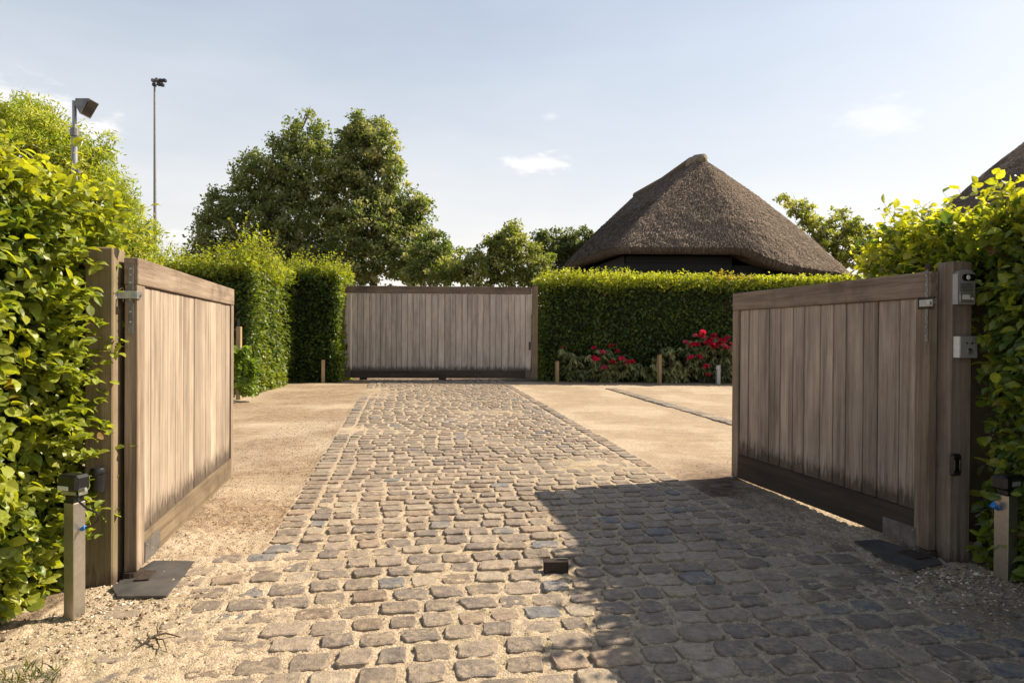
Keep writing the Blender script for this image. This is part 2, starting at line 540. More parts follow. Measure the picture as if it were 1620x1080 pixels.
def make_ground():
    xs = axis_steps(-400, -2.9, 3.4, 400, .0165)
    ys = axis_steps(-60, 2.45, 5.4, 900, .0145, 1.02, 45)
    X, Y = np.meshgrid(xs, ys)
    Z = sand_height(X, Y)
    nx, ny = len(xs), len(ys)
    V = np.stack([X.ravel(), Y.ravel(), Z.ravel()], 1)
    i = np.arange(nx * ny).reshape(ny, nx)
    Q = np.stack([i[:-1, :-1].ravel(), i[:-1, 1:].ravel(), i[1:, 1:].ravel(), i[1:, :-1].ravel()], 1)
    x, y = X.ravel(), Y.ravel()
    pv = paved(x, y)
    s = x * CR[0] + y * CR[1]
    wob = fbm(x, y, 1.3, 4, 31)
    lit = np.zeros(len(x)); hum = np.zeros(len(x)); moss = np.zeros(len(x))
    left = s < S_L
    lit = np.maximum(lit, left * (y > 4.3) * np.clip((wob - .24) * 3.2, 0, 1) * 1.0)
    lit = np.maximum(lit, blob(x, y, -4.3, 13.5, 1.6, 3.2, .5) * np.clip((wob - .3) * 4, 0, 1))
    lit = np.maximum(lit, (s > S_R) * np.clip((wob - .42) * 3, 0, .5))
    lit = np.maximum(lit, ((y > 17.1) & (y < 17.9) & ((x > .9) | (x < -3.2))) * .85)
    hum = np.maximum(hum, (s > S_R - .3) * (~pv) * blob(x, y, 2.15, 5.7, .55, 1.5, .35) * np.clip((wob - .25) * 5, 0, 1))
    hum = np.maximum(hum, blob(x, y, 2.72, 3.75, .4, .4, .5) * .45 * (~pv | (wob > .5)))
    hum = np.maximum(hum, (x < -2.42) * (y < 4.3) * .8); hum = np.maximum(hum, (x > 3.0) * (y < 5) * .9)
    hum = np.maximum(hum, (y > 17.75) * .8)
    moss = np.maximum(moss, pv * np.clip((fbm(x, y, .9, 3, 77) - .45) * 5, 0, 1) * .7)
    me = np_mesh('ground', V, Q, np.stack([lit, hum, moss], 1), True)
    o = link('ground', me, MAT['sand_ground'])
    tag(o, 'pale sand and gravel ground of the yard', kind='structure')


make_ground()

# ------------------------------------------------------------------ cobbles
drive = empty('driveway', (0, 4, 0), label='cobbled driveway of grey stones with sandy joints', kind='structure')


def stone_shape(w, d, r, npt=12):
    """irregular worn sett; returns verts, tris"""
    if npt == 12:
        c1, c2 = .80, .72
        ux = np.array([1, 1, 1, c1, 0, -c1, -1, -1, -1, -c1, 0, c1]); uy = np.array([-c2, 0, c2, 1, 1, 1, c2, 0, -c2, -1, -1, -1])
    else:
        ux = np.array([1, .85, 0, -.85, -1, -.85, 0, .85]); uy = np.array([0, .85, 1, .85, 0, -.85, -1, -.85])
    j = r.uniform(.90, 1.07, npt); sq = r.uniform(.92, 1.04, 4)
    ux = np.where(ux > 0, ux * sq[0], ux * sq[1]); uy = np.where(uy > 0, uy * sq[2], uy * sq[3])
    ox = ux * j * w / 2; oy = uy * r.uniform(.86, 1.08, npt) * d / 2
    ox = ox + oy * r.uniform(-.12, .12); oy = oy + ox * r.uniform(-.06, .06)
    V = [(0, 0, .0120)]
    tz = r.uniform(-.0013, .0013, npt)
    for k in range(npt): V.append((ox[k] * .93, oy[k] * .91, .0112 + tz[k]))
    for k in range(npt): V.append((ox[k], oy[k], .0065 + tz[k] * .5))
    for k in range(npt): V.append((ox[k] * 1.03, oy[k] * 1.03, -.045))
    T = []
    for k in range(npt):
        j = (k + 1) % npt
        T.append((0, 1 + k, 1 + j))
        for a in (1, 1 + npt):
            T.append((a + k, a + npt + k, a + npt + j)); T.append((a + k, a + npt + j, a + j))
    return np.array(V), np.array(T)


def stone_tint(r):
    base = np.array([.250, .202, .160]) * r.uniform(.74, 1.14)
    q = r.uniform()
    if q < .05: base = np.array([.165, .163, .165])
    elif q < .10: base = np.array([.33, .275, .21])
    elif q < .2: base = np.array([.18, .15, .128])
    elif q < .32: base = base * np.array([1.05, .98, .92])
    return base


rs = np.random.default_rng(11)
stones = []
t = 1.5; row = 0
PITCH_T = .174
while True:
    yc = t * AX[1]
    if yc > 18.5: break
    dd = PITCH_T * rs.uniform(.9, 1.1)
    s = -3.4 + rs.uniform(0, .2)
    segs = []
    # border columns run in line; the field between is laid in staggered bond
    main = yc > 4.45
    cuts = []
    if main:
        field_l, field_r = S_L + .21, S_R - .21
        cuts.append((S_L, S_L + .205)); cuts.append((S_R - .205, S_R))
        s = field_l - rs.uniform(0, .0)
        first = rs.uniform(.1, .2)
        while s < field_r - .07:
            wd = first if first else rs.uniform(.165, .235)
            first = None
            if s + wd > field_r - .05: wd = field_r - s
            cuts.append((s, s + wd)); s += wd
        # flare of the apron to the right of the border
        s = S_R + .01
        while s < 3.4:
            wd = rs.uniform(.165, .235); cuts.append((s, s + wd)); s += wd
    else:
        while s < 4.2:
            wd = rs.uniform(.165, .24); cuts.append((s, s + wd)); s += wd
    for (a, b) in cuts:
        sc_ = (a + b) / 2; tc_ = t + rs.uniform(-.006, .006) + .012 * math.sin(sc_ * 1.7 + row * .05)
        x = sc_ * CR[0] + tc_ * AX[0]; y = sc_ * CR[1] + tc_ * AX[1]
        if not paved(np.array([x]), np.array([y]))[0]: continue
        stones.append((x, y, (b - a) - rs.uniform(.016, .036), dd - rs.uniform(.016, .034)))
    t += dd; row += 1

# keep off the gate plates
plate_l = [G(*q)[:2] for q in ((186, 950), (263, 949), (308, 891), (243, 890), (177, 934))]
plate_r = [G(*q)[:2] for q in ((1352, 857), (1392, 855), (1478, 882), (1490, 894), (1448, 905), (1408, 892))]
stones = [q for q in stones if not in_poly([q[0]], [q[1]], plate_l)[0] and not in_poly([q[0]], [q[1]], plate_r)[0]]
stones = [q for q in stones if not (abs(q[0] - .281) < .10 and abs(q[1] - 4.09) < .09)]


def in_view(x, y):
    px = 810 + F * x / y
    return (y > 2.62) & (px > -30) & (px < 1650)


vis = [q for q in stones if in_view(q[0], q[1])]
hid = [q for q in stones if not in_view(q[0], q[1])]
vis.sort(key=lambda q: q[1])
near, far = vis[:300], vis[300:] + hid
ROT = math.atan2(CR[1], CR[0])
variants = []
for k in range(40):
    V, T = stone_shape(1.0 * .175, .145, rs)
    me = np_mesh('cobble', V, T, np.tile(stone_tint(rs), (len(V), 1)), False)
    me.materials.append(MAT['cobble_stone']); variants.append(me)
for q in near:
    o = bpy.data.objects.new('cobble', variants[rs.integers(40)]); COL.objects.link(o); o.parent = drive
    o.location = (q[0], q[1] - 4, float(zbase(q[1])) + rs.uniform(-.006, .005))
    o.rotation_euler = (rs.uniform(-.025, .025), rs.uniform(-.025, .025), ROT + rs.uniform(-.05, .05) + (math.pi if rs.uniform() < .5 else 0))
    o.scale = (q[2] / .175, q[3] / .145, 1)
VV, TT, CC = [], [], []; n0 = 0
for q in far:
    V, T = stone_shape(q[2], q[3], rs, 12 if q[1] < 9 else 8)
    a = ROT + rs.uniform(-.05, .05); c, s_ = math.cos(a), math.sin(a)
    tx, ty = rs.uniform(-.03, .03, 2)
    z = V[:, 2] + V[:, 0] * tx + V[:, 1] * ty + rs.uniform(-.005, .004)
    VV.append(np.stack([V[:, 0] * c - V[:, 1] * s_ + q[0], V[:, 0] * s_ + V[:, 1] * c + q[1] - 4, z + float(zbase(q[1]))], 1))
    TT.append(T + n0); n0 += len(V); CC.append(np.tile(stone_tint(rs), (len(V), 1)))
o = link('cobbles', np_mesh('cobbles', np.concatenate(VV), np.concatenate(TT), np.concatenate(CC), False), MAT['cobble_stone'], drive)
o['kind'] = 'stuff'; o['label'] = 'farther cobbles of the drive towards the far gate'

# row of edging stones across the gravel on the right
ks = empty('kerb_strip', (2.3, 15.9, 0), label='single row of flush edging stones crossing the gravel', kind='structure')
k0 = np.array(G(975, 617)[:2]); k1 = np.array(G(1155, 668)[:2]); kd = (k1 - k0) / np.linalg.norm(k1 - k0)
for i in range(34):
    p = k0 + kd * (i * .205 - .3)
    o = bpy.data.objects.new('edging_stone', variants[rs.integers(40)]); COL.objects.link(o); o.parent = ks
    o.location = (p[0] - 2.3, p[1] - 15.9, float(zbase(p[1])) + .006)
    o.rotation_euler = (0, 0, math.atan2(kd[1], kd[0]) + rs.uniform(-.03, .03)); o.scale = (1.12, 1.9, 1)

# ------------------------------------------------------------------ loose gravel, litter
def scatter_bits(name, pts, size, tints, mat, label, flat=.6):
    base = np.array([(1, 0, 0), (-1, 0, 0), (0, 1, 0), (0, -1, 0), (0, 0, 1), (0, 0, -1)], float)
    tri = np.array([(0, 2, 4), (2, 1, 4), (1, 3, 4), (3, 0, 4), (2, 0, 5), (1, 2, 5), (3, 1, 5), (0, 3, 5)])
    n = len(pts)
    B = base[None] * (1 + rng.uniform(-.35, .35, (n, 6, 1)))
    a = rng.uniform(0, 6.28, n); c, s = np.cos(a)[:, None], np.sin(a)[:, None]
    X = B[..., 0] * c - B[..., 1] * s; Y = B[..., 0] * s + B[..., 1] * c
    V = np.stack([X * size[:, None], Y * size[:, None] * rng.uniform(.6, 1, (n, 1)), B[..., 2] * size[:, None] * flat], 2) + pts[:, None, :]
    T = (tri[None] + (np.arange(n) * 6)[:, None, None]).reshape(-1, 3)
    o = link(name, np_mesh(name, V.reshape(-1, 3), T, np.repeat(tints, 6, 0)), mat)
    tag(o, label, kind='stuff')
    return o


def tint_mat(name, rough=.9):
    m, nt, p, o = new_mat(name)
    a = nt.nodes.new('ShaderNodeAttribute'); a.attribute_name = 'tint'
    L(nt, a.outputs['Color'], p.inputs['Base Color']); p.inputs['Roughness'].default_value = rough
    p.inputs['Specular IOR Level'].default_value = .2
    return m


tint_mat('grit')
xs_ = []; sz = []


def put(n, cx, cy, rx, ry, s0, s1):
    x = rng.normal(cx, rx, n); y = rng.normal(cy, ry, n)
    ok = (y > 2.3) & (x > -3.2) & (x < 3.6)
    xs_.append(np.stack([x[ok], y[ok]], 1)); sz.append(s0 + (s1 - s0) * rng.uniform(0, 1, ok.sum()) ** 3)


put(1500, -2.1, 3.45, .25, .35, .003, .013)
put(1000, -1.9, 3.1, .35, .3, .002, .008)
put(1200, 2.75, 3.85, .3, .28, .003, .014)
put(160, 2.78, 4.02, .16, .07, .008, .022)
put(120, -2.05, 3.55, .16, .16, .007, .018)
x = rng.uniform(-3, 3.4, 9000); y = 2.5 + 9 * rng.uniform(0, 1, 9000) ** 1.5
xs_.append(np.stack([x, y], 1)); sz.append(.0015 + .0045 * rng.uniform(0, 1, 9000) ** 3)
x = rng.uniform(-3.4, -1.6, 14000); y = rng.uniform(4.2, 11, 14000)
ok = ~paved(x, y); xs_.append(np.stack([x[ok], y[ok]], 1)); sz.append(.003 + .005 * rng.uniform(0, 1, ok.sum()) ** 2)
XY = np.concatenate(xs_); S = np.concatenate(sz)
Z = sand_height(XY[:, 0], XY[:, 1]) + S * .25
q = rng.uniform(0, 1, (len(S), 1))
TI = np.where(q < .3, np.array([[.18, .12, .08]]), np.where(q < .75, np.array([[.42, .33, .23]]), np.array([[.58, .52, .44]]))) * rng.uniform(.7, 1.2, (len(S), 1))
scatter_bits('gravel', np.column_stack([XY, Z]), S, TI, MAT['grit'], 'loose gravel and grit lying on the sand and cobbles')

# ------------------------------------------------------------------ leaves
# detailed leaf: y = length 0..1, x = half width; folded at the midrib and drooping at the tip
BL_V = np.array([(0, 0, 0), (0, .25, .0), (0, .5, .0), (0, .75, -.04), (0, 1.0, -.14),
                 (-.22, .18, .07), (-.34, .45, .10), (-.24, .75, .04), (.22, .18, .07), (.34, .45, .10), (.24, .75, .04)])
BL_T = np.array([(0, 1, 5), (1, 6, 5), (1, 2, 6), (2, 7, 6), (2, 3, 7), (3, 4, 7), (0, 8, 1), (1, 8, 9), (1, 9, 2), (2, 9, 10), (2, 10, 3), (3, 10, 4)])
# simple leaf: four corners, folded
SL_V = np.array([(0, 0, 0), (-.32, .5, .08), (0, 1, -.06), (.32, .5, .08)])
SL_T = np.array([(0, 2, 1), (0, 3, 2)])
NL_V = np.array([(0, 0, 0), (-.13, .45, .03), (0, 1, -.1), (.13, .45, .03)])   # slender


def unit(a):
    return a / np.maximum(np.linalg.norm(a, axis=-1, keepdims=True), 1e-9)


def frames(nrm, tip):
    y = unit(tip); z = unit(nrm - (nrm * y).sum(-1, keepdims=True) * y); x = np.cross(y, z)
    return x, y, z


def leaves(pos, nrm, tip, size, tint, TV, TTr):
    x, y, z = frames(nrm, tip)
    n = len(pos)
    wv = rng.uniform(.85, 1.2, (n, 1, 1)); fold = rng.uniform(.2, 1.8, (n, 1, 1))
    V = (TV[None, :, 0:1] * wv) * x[:, None] + TV[None, :, 1:2] * y[:, None] + (TV[None, :, 2:3] * fold) * z[:, None]
    V = pos[:, None] + V * size[:, None, None]
    T = (TTr[None] + (np.arange(n) * len(TV))[:, None, None]).reshape(-1, 3)
    return V.reshape(-1, 3), T, np.repeat(tint, len(TV), 0)


def cat_mesh(name, parts, mat, parent, kind='stuff', smooth=False, label=None):
    VV, TT, CC = [], [], []; n0 = 0
    for V, T, C in parts:
        VV.append(V); TT.append(T + n0); CC.append(C); n0 += len(V)
    V = np.concatenate(VV) - np.array(parent.location)[None]
    o = link(name, np_mesh(name, V, np.concatenate(TT), np.concatenate(CC), smooth), mat, parent)
    o['kind'] = kind
    if label: o['label'] = label
    return o


def patch(o, u, v, n, dens, depth, bulge=.05, bs=1.6, seed=5, edge=.0):
    """points scattered over a parallelogram and a little way in behind it"""
    o, u, v, n = map(lambda a: np.array(a, float), (o, u, v, n))
    A = np.linalg.norm(np.cross(u, v)); N = int(A * dens)
    a = rng.uniform(-edge, 1 + edge, (N, 1)); b = rng.uniform(-edge, 1 + edge, (N, 1))
    lu, lv = np.linalg.norm(u), np.linalg.norm(v)
    bl = (fbm(a[:, 0] * lu + seed * 3.3, b[:, 0] * lv, bs, 3, seed) - .5) * 2 * bulge * 2
    d = rng.uniform(0, 1, N) ** 1.3 * depth
    p = o + a * u + b * v + n * (bl - d)[:, None]
    return p, np.tile(n, (N, 1)), d / depth


def orient(nrm, up_w=.7, out_w=.6, droop=-.35, r1=.45, r2=.65):
    n = len(nrm); up = np.array([0, 0, 1.])
    no = nrm * out_w + up * up_w + rng.normal(0, r1, (n, 3))
    ti = nrm * .7 + up * droop + rng.normal(0, r2, (n, 3))
    return unit(no), unit(ti)


GREEN = np.array([.13, .205, .036]); YG = np.array([.38, .40, .05]); DK = np.array([.045, .095, .026]); BRONZE = np.array([.20, .11, .03])


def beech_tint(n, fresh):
    """fresh (n,) 0..1 share of young yellow-green leaf, plus painted sun on hedge sides"""
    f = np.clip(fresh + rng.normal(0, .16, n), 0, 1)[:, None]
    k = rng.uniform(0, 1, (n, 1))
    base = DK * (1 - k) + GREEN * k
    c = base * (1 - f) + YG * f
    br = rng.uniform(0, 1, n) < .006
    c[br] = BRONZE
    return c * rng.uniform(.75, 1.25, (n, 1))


def shoots(base, direction, length, nleaf, lsize, fresh, TV, TTr, droop=.3):
    """leafy young twigs: returns leaf parts and stem polylines"""
    n = len(base); k = np.linspace(.12, 1, nleaf)[None, :, None]
    bend = np.stack([rng.normal(0, droop, n), rng.normal(0, droop, n), np.zeros(n)], 1)[:, None]
    pts = base[:, None] + direction[:, None] * length[:, None, None] * k + bend * (k ** 2) * length[:, None, None]
    pts = pts.reshape(-1, 3); m = len(pts)
    side = rng.normal(0, 1, (m, 3)); side[:, 2] *= .4
    d = np.repeat(direction, nleaf, 0)
    ti = unit(unit(side) * .9 + d * .45); no = unit(np.array([0, 0, 1.]) + rng.normal(0, .35, (m, 3)))
    sz = lsize * rng.uniform(.6, 1.15, m)
    stems = [(base[i], base[i] + direction[i] * length[i] * .5 + bend[i, 0] * .25 * length[i], base[i] + direction[i] * length[i] + bend[i, 0] * length[i]) for i in range(n)]
    return leaves(pts, no, ti, sz, beech_tint(m, np.full(m, fresh)), TV, TTr), stems


def stem_mesh(name, stems, r, parent, mat='twig_bark', label=None):
    V, T = [], []; n0 = 0
    for s in stems:
        s = [np.array(q) for q in s]
        for i, p in enumerate(s):
            rr = r * (1 - .7 * i / (len(s) - 1))
            for a in (0, 2.094, 4.189):
                V.append((p[0] + math.cos(a) * rr, p[1] + math.sin(a) * rr, p[2] + .3 * rr * math.sin(a * 2)))
        for i in range(len(s) - 1):
            for k in range(3):
                a = n0 + i * 3 + k; b = n0 + i * 3 + (k + 1) % 3
                T.append((a, b, b + 3)); T.append((a, b + 3, a + 3))
        n0 += 3 * len(s)
    o = link(name, np_mesh(name, np.array(V) - np.array(parent.location)[None], np.array(T)), MAT[mat], parent)
    o['kind'] = 'stuff'
    return o


def core_box(root, x0, x1, y0, y1, z0, z1, name='light_block_core'):  # solid dark box added inside a hedge to block light
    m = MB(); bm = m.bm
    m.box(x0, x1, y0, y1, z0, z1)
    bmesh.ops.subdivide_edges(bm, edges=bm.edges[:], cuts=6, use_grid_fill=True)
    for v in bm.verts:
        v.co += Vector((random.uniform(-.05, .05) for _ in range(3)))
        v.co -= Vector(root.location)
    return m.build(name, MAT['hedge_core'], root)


# shared single leaf meshes for the picked-out leaves of the near hedges
def leaf_variants(fr):
    r = []
    for k in range(10):
        V, T, C = leaves(np.zeros((1, 3)), np.array([[0, 0, 1.]]), np.array([[0, 1., 0]]), np.array([1.0]), beech_tint(1, np.array([fr[k % len(fr)]])), BL_V, BL_T)
        me = np_mesh('leaf', V, T, C, False); me.materials.append(MAT['beech_leaf']); r.append(me)
    return r


def place_leaf(me, root, p, no, ti, s):
    x, y, z = frames(no[None], ti[None]); x, y, z = x[0] * s, y[0] * s, z[0] * s
    o = bpy.data.objects.new('leaf', me); COL.objects.link(o); o.parent = root
    m = Matrix.Identity(4); q = p - np.array(root.location)
    for i in range(3):
        m[i][0] = x[i]; m[i][1] = y[i]; m[i][2] = z[i]; m[i][3] = q[i]
    o.matrix_basis = m


def near_hedge(name_label, loc, patches, tops, lsize, side_light_tint, fresh_top, core, dens=2300):
    root = empty('beech_hedge', loc, label=name_label, cat='hedge')
    P_, N_, D_, Fz = [], [], [], []
    for (o_, u_, v_, n_, bulge, dd) in patches:
        p, n, d = patch(o_, u_, v_, n_, dens * dd, .24, bulge, 1.7, len(P_) + 3, .02)
        P_.append(p); N_.append(n); D_.append(d); Fz.append(np.full(len(p), side_light_tint))  # side tint carries painted light: bright for the sunlit hedge, low for the shaded
    for (o_, u_, v_, n_) in tops:
        p, n, d = patch(o_, u_, v_, n_, dens * 1.1, .3, .07, 1.5, 9, .04)
        P_.append(p); N_.append(n); D_.append(d); Fz.append(np.full(len(p), fresh_top))
    p = np.concatenate(P_); n = np.concatenate(N_); d = np.concatenate(D_); fz = np.concatenate(Fz)
    no, ti = orient(n)
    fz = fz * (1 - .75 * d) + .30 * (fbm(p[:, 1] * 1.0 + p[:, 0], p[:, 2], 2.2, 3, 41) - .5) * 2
    size = lsize * rng.uniform(.42, 1.25, len(p))
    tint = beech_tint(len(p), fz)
    # choose the 300 outermost leaves nearest the camera as single leaves
    c = p - CAM; dist = np.linalg.norm(c, axis=1)
    px = 810 + F * p[:, 0] / np.maximum(p[:, 1], .1); py = 532 - F * (p[:, 2] - 1.45) / np.maximum(p[:, 1], .1)
    inview = (p[:, 1] > 1) & (px > 0) & (px < 1610) & (py > 10) & (py < 1070) & (d < .12)
    score = np.where(inview, size / dist, 0)
    idx = np.argsort(-score)[:300]
    rest = np.ones(len(p), bool); rest[idx] = False
    vs = leaf_variants([side_light_tint, side_light_tint + .2, side_light_tint - .15, side_light_tint + .35])
    for i in idx: place_leaf(vs[rng.integers(10)], root, p[i], no[i], ti[i], size[i])
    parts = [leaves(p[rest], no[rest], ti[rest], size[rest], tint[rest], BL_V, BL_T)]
    return root, parts


# left hedge runs towards the viewer along the left of the apron, its lit face to the drive
HX = -2.47
lh, parts = near_hedge('tall beech hedge in bright sun left of the apron, beside the left gate post', (-2.9, 3.2, 0),
                       [((HX - .04, 1.9, 0.03), (0, 2.05, 0), (0, 0, 2.2), (1, 0, 0), .055, 1),
                        ((HX - .02, 3.75, 1.0), (.03, .42, 0), (0, 0, 1.3), (.95, -.3, 0), .05, .9),
                        ((-3.6, 2.3, 0), (1.1, 0, 0), (0, 0, 2.2), (0, -1, 0), .05, .25),
                        ((HX, 4.2, .1), (-1.2, 0, 0), (0, 0, 2.1), (0, 1, 0), .05, .4)],
                       [((-3.7, 1.9, 2.24), (1.22, 0, 0), (0, 2.3, .02), (0, 0, 1))],
                       .072, .52, .85, None, 2900)  # side tint raised to paint the sunlit face brighter
nb = 150
b = np.stack([rng.uniform(-3.3, -2.42, nb), rng.uniform(2.2, 4.25, nb), np.full(nb, 2.2)], 1)
dr = unit(np.stack([rng.normal(.15, .3, nb), rng.normal(0, .25, nb), np.ones(nb)], 1))
pt, st1 = shoots(b, dr, rng.uniform(.12, .36, nb), 9, .072, .85, BL_V, BL_T); parts.append(pt)
nb = 150  # sprays reaching over the gate post
b = np.stack([np.full(nb, -2.45) + rng.uniform(-.05, .05, nb), rng.uniform(3.5, 3.98, nb), rng.uniform(.3, 2.25, nb)], 1)
dr = unit(np.stack([np.ones(nb), rng.uniform(-.55, -.1, nb), rng.normal(.12, .3, nb)], 1))
pt, st2 = shoots(b, dr, rng.uniform(.06, .17, nb), 8, .068, .5, BL_V, BL_T, .15); parts.append(pt)
pt, st3 = shoots(np.array([[-2.42, 3.9, 2.12], [-2.43, 3.95, 2.02], [-2.4, 3.8, 1.36]]), unit(np.array([[1, -.15, .25], [1, -.1, .1], [1, -.4, -.1]])),
                 np.array([.34, .38, .22]), 8, .06, .8, BL_V, BL_T, .1); parts.append(pt)
cat_mesh('foliage', parts, MAT['beech_leaf'], lh, label='dense beech foliage')
stem_mesh('twigs', st1 + st2 + st3, .003, lh)
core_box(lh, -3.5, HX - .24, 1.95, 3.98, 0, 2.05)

# right hedge, its face to the drive in shade
RX = 3.10
rh, parts = near_hedge('dark shaded beech hedge with sunlit top leaves behind the right gate post', (3.5, 3.6, 0),
                       [((RX, 1.3, 0.05), (-.03, 3.0, 0), (0, 0, 2.25), (-1, 0, 0), .05, .9),
                        ((RX - .02, 3.85, .05), (1.1, 0, 0), (0, 0, 2.2), (0, -1, 0), .04, .12),
                        ((2.98, 4.5, 1.5), (-.02, 1.1, 0), (0, 0, .8), (-1, 0, 0), .05, .8),
                        ((3.02, 1.3, .1), (1.0, 0, 0), (0, 0, 2.2), (0, -1, 0), .05, .3)],
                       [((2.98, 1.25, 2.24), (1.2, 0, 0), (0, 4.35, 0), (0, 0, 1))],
                       .080, .10, .9, None, 2200)  # low side tint darkens the leaves to deepen this hedge's shade
nb = 240
b = np.stack([rng.uniform(2.98, 3.75, nb), rng.uniform(1.6, 5.5, nb), np.full(nb, 2.18)], 1)
dr = unit(np.stack([rng.normal(-.2, .3, nb), rng.normal(0, .25, nb), np.ones(nb)], 1))
pt, st1 = shoots(b, dr, rng.uniform(.10, .34, nb), 9, .08, .95, BL_V, BL_T); parts.append(pt)
nb = 40
b = np.stack([np.full(nb, 3.08), rng.uniform(3.85, 4.25, nb), rng.uniform(.1, 2.2, nb)], 1)
dr = unit(np.stack([-np.ones(nb), rng.uniform(-.6, 0, nb), rng.normal(.1, .3, nb)], 1))
pt, st2 = shoots(b, dr, rng.uniform(.08, .2, nb), 6, .075, .4, BL_V, BL_T, .15); parts.append(pt)
nb = 34  # over and behind the post
b = np.stack([rng.uniform(2.9, 3.1, nb), rng.uniform(4.45, 5.2, nb), rng.uniform(1.75, 2.25, nb)], 1)
dr = unit(np.stack([-np.ones(nb), rng.uniform(-.4, .2, nb), rng.normal(.3, .3, nb)], 1))
pt, st3 = shoots(b, dr, rng.uniform(.12, .26, nb), 8, .075, .9, BL_V, BL_T, .15); parts.append(pt)
cat_mesh('foliage', parts, MAT['beech_leaf'], rh, label='dense beech foliage')
stem_mesh('twigs', st1 + st2 + st3, .003, rh)
core_box(rh, RX + .2, 4.1, 1.5, 5.3, 0, 2.1)


# clipped hedges at the far side of the yard
def far_hedge(label, loc, patches, tops, core, lsize=.085, fresh=.2, ftop=.9, dens=900, shoot_n=60, shoot_len=.22, bronze=None):
    root = empty('beech_hedge', loc, label=label, cat='hedge')
    parts = []; stems = []
    for (o_, u_, v_, n_, fr) in patches:
        p, n, d = patch(o_, u_, v_, n_, dens, .25, .07, 1.1, len(parts) + 13, .01)
        no, ti = orient(n, .75, .6)
        hh = (p[:, 2] - o_[2]) / max(v_[2], .1)
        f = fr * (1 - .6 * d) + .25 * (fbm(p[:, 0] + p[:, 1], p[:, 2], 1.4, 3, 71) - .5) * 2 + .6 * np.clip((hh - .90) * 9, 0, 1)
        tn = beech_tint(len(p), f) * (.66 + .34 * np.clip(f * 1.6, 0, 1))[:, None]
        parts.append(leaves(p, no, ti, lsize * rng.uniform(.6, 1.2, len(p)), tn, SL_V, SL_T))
    for (o_, u_, v_) in tops:
        p, n, d = patch(o_, u_, v_, (0, 0, 1), dens * 1.2, .3, .07, 1.2, 29, .01)
        no, ti = orient(n, .5, .6, .1)
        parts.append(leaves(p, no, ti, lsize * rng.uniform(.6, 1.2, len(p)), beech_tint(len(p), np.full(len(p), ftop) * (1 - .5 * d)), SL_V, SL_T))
        A = np.linalg.norm(np.cross(u_, v_)); nb = int(A * shoot_n)
        a, b_ = rng.uniform(0, 1, (nb, 1)), rng.uniform(0, 1, (nb, 1))
        b = np.array(o_) + a * np.array(u_) + b_ * np.array(v_)
        dr = unit(np.stack([rng.normal(0, .3, nb), rng.normal(0, .3, nb), np.ones(nb)], 1))
        ln = rng.uniform(.3, 1, nb) * shoot_len * (.4 + 1.2 * vnoise(b[:, 0], b[:, 1], 1.7, 5))
        pt, st = shoots(b, dr, ln, 8, lsize * .8, ftop, SL_V, SL_T)
        if bronze:
            C = pt[2]; k = (np.abs(pt[0][:, 0] - bronze) < .5) & (rng.uniform(0, 1, len(C)) < .6); C[k] = C[k] * .4 + np.array([.2, .07, .03]) * .6
        parts.append(pt); stems += st
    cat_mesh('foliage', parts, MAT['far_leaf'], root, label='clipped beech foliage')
    if stems: stem_mesh('twigs', stems[:500], .004, root)
    core_box(root, *core)
    return root


far_hedge('long clipped beech hedge with yellow-green top behind the rhododendrons, right of the far gate', (7, 18.8, .23),
          [((.74, 18.25, .2), (13.2, 0, 0), (0, 0, 2.85), (0, -1, 0), .04), ((.74, 19.4, .2), (0, -1.15, 0), (0, 0, 2.85), (-1, 0, 0), .2)],
          [((.74, 18.2, 3.03), (13.2, 0, 0), (0, 1.1, 0))], (.95, 13.9, 18.5, 19.3, .1, 2.85), dens=640, lsize=.105, bronze=6.1, shoot_n=110, shoot_len=.26)
far_hedge('clipped hedge corner left of the yard, its right side sunlit, behind the wooden stake', (-7, 15.4, .2),
          [((-10.5, 14.4, .15), (4.95, 0, 0), (0, 0, 2.85), (0, -1, 0), .1), ((-5.55, 14.4, .15), (-.2, 3.3, .03), (0, 0, 2.95), (1, 0, 0), .28)],  # sunlit right side painted brighter than the shaded front by leaf tint
          [((-10.5, 14.4, 2.98), (4.9, 0, 0), (0, 3.0, 0))], (-10.4, -5.85, 14.65, 17.6, .1, 2.8), dens=800, shoot_len=.55, shoot_n=60, lsize=.1, ftop=.68)
far_hedge('square hedge block directly left of the far wooden gate', (-5, 18, .23),
          [((-6.5, 17.3, .2), (2.0, 0, 0), (0, 0, 3.0), (0, -1, 0), .06), ((-4.5, 17.3, .2), (0, 1.6, 0), (0, 0, 3.0), (1, 0, 0), .45)],  # leaf tint paints the sunward side bright and the shaded front dark
          [((-6.5, 17.3, 3.14), (2.05, 0, 0), (0, 1.5, 0))], (-6.6, -4.7, 17.5, 18.8, .1, 2.95), dens=800, shoot_len=.5, shoot_n=70, lsize=.1, ftop=.68)
# tall shoot on the corner hedge
hc = empty('hedge_sapling', (-5.95, 15.6, .2), label='bushy yellow-green shoot rising above the corner hedge', cat='shrub')
nb = 90
b = np.array([-5.9, 15.2, 3.05]) + rng.normal(0, 1, (nb, 3)) * np.array([.28, .25, .22]); 
pt, st = shoots(b, unit(np.stack([rng.normal(0, .4, nb), rng.normal(0, .4, nb), np.ones(nb)], 1)), rng.uniform(.25, .6, nb), 12, .085, .8, SL_V, SL_T)
cat_mesh('foliage', [pt], MAT['far_leaf'], hc)
stem_mesh('twigs', st, .006, hc)
MB().tube([(0, 0, 0), (.02, 0, 1.4), (0, 0, 2.6)], [.03, .025, .012], 6).build('trunk', MAT['bark'], hc)


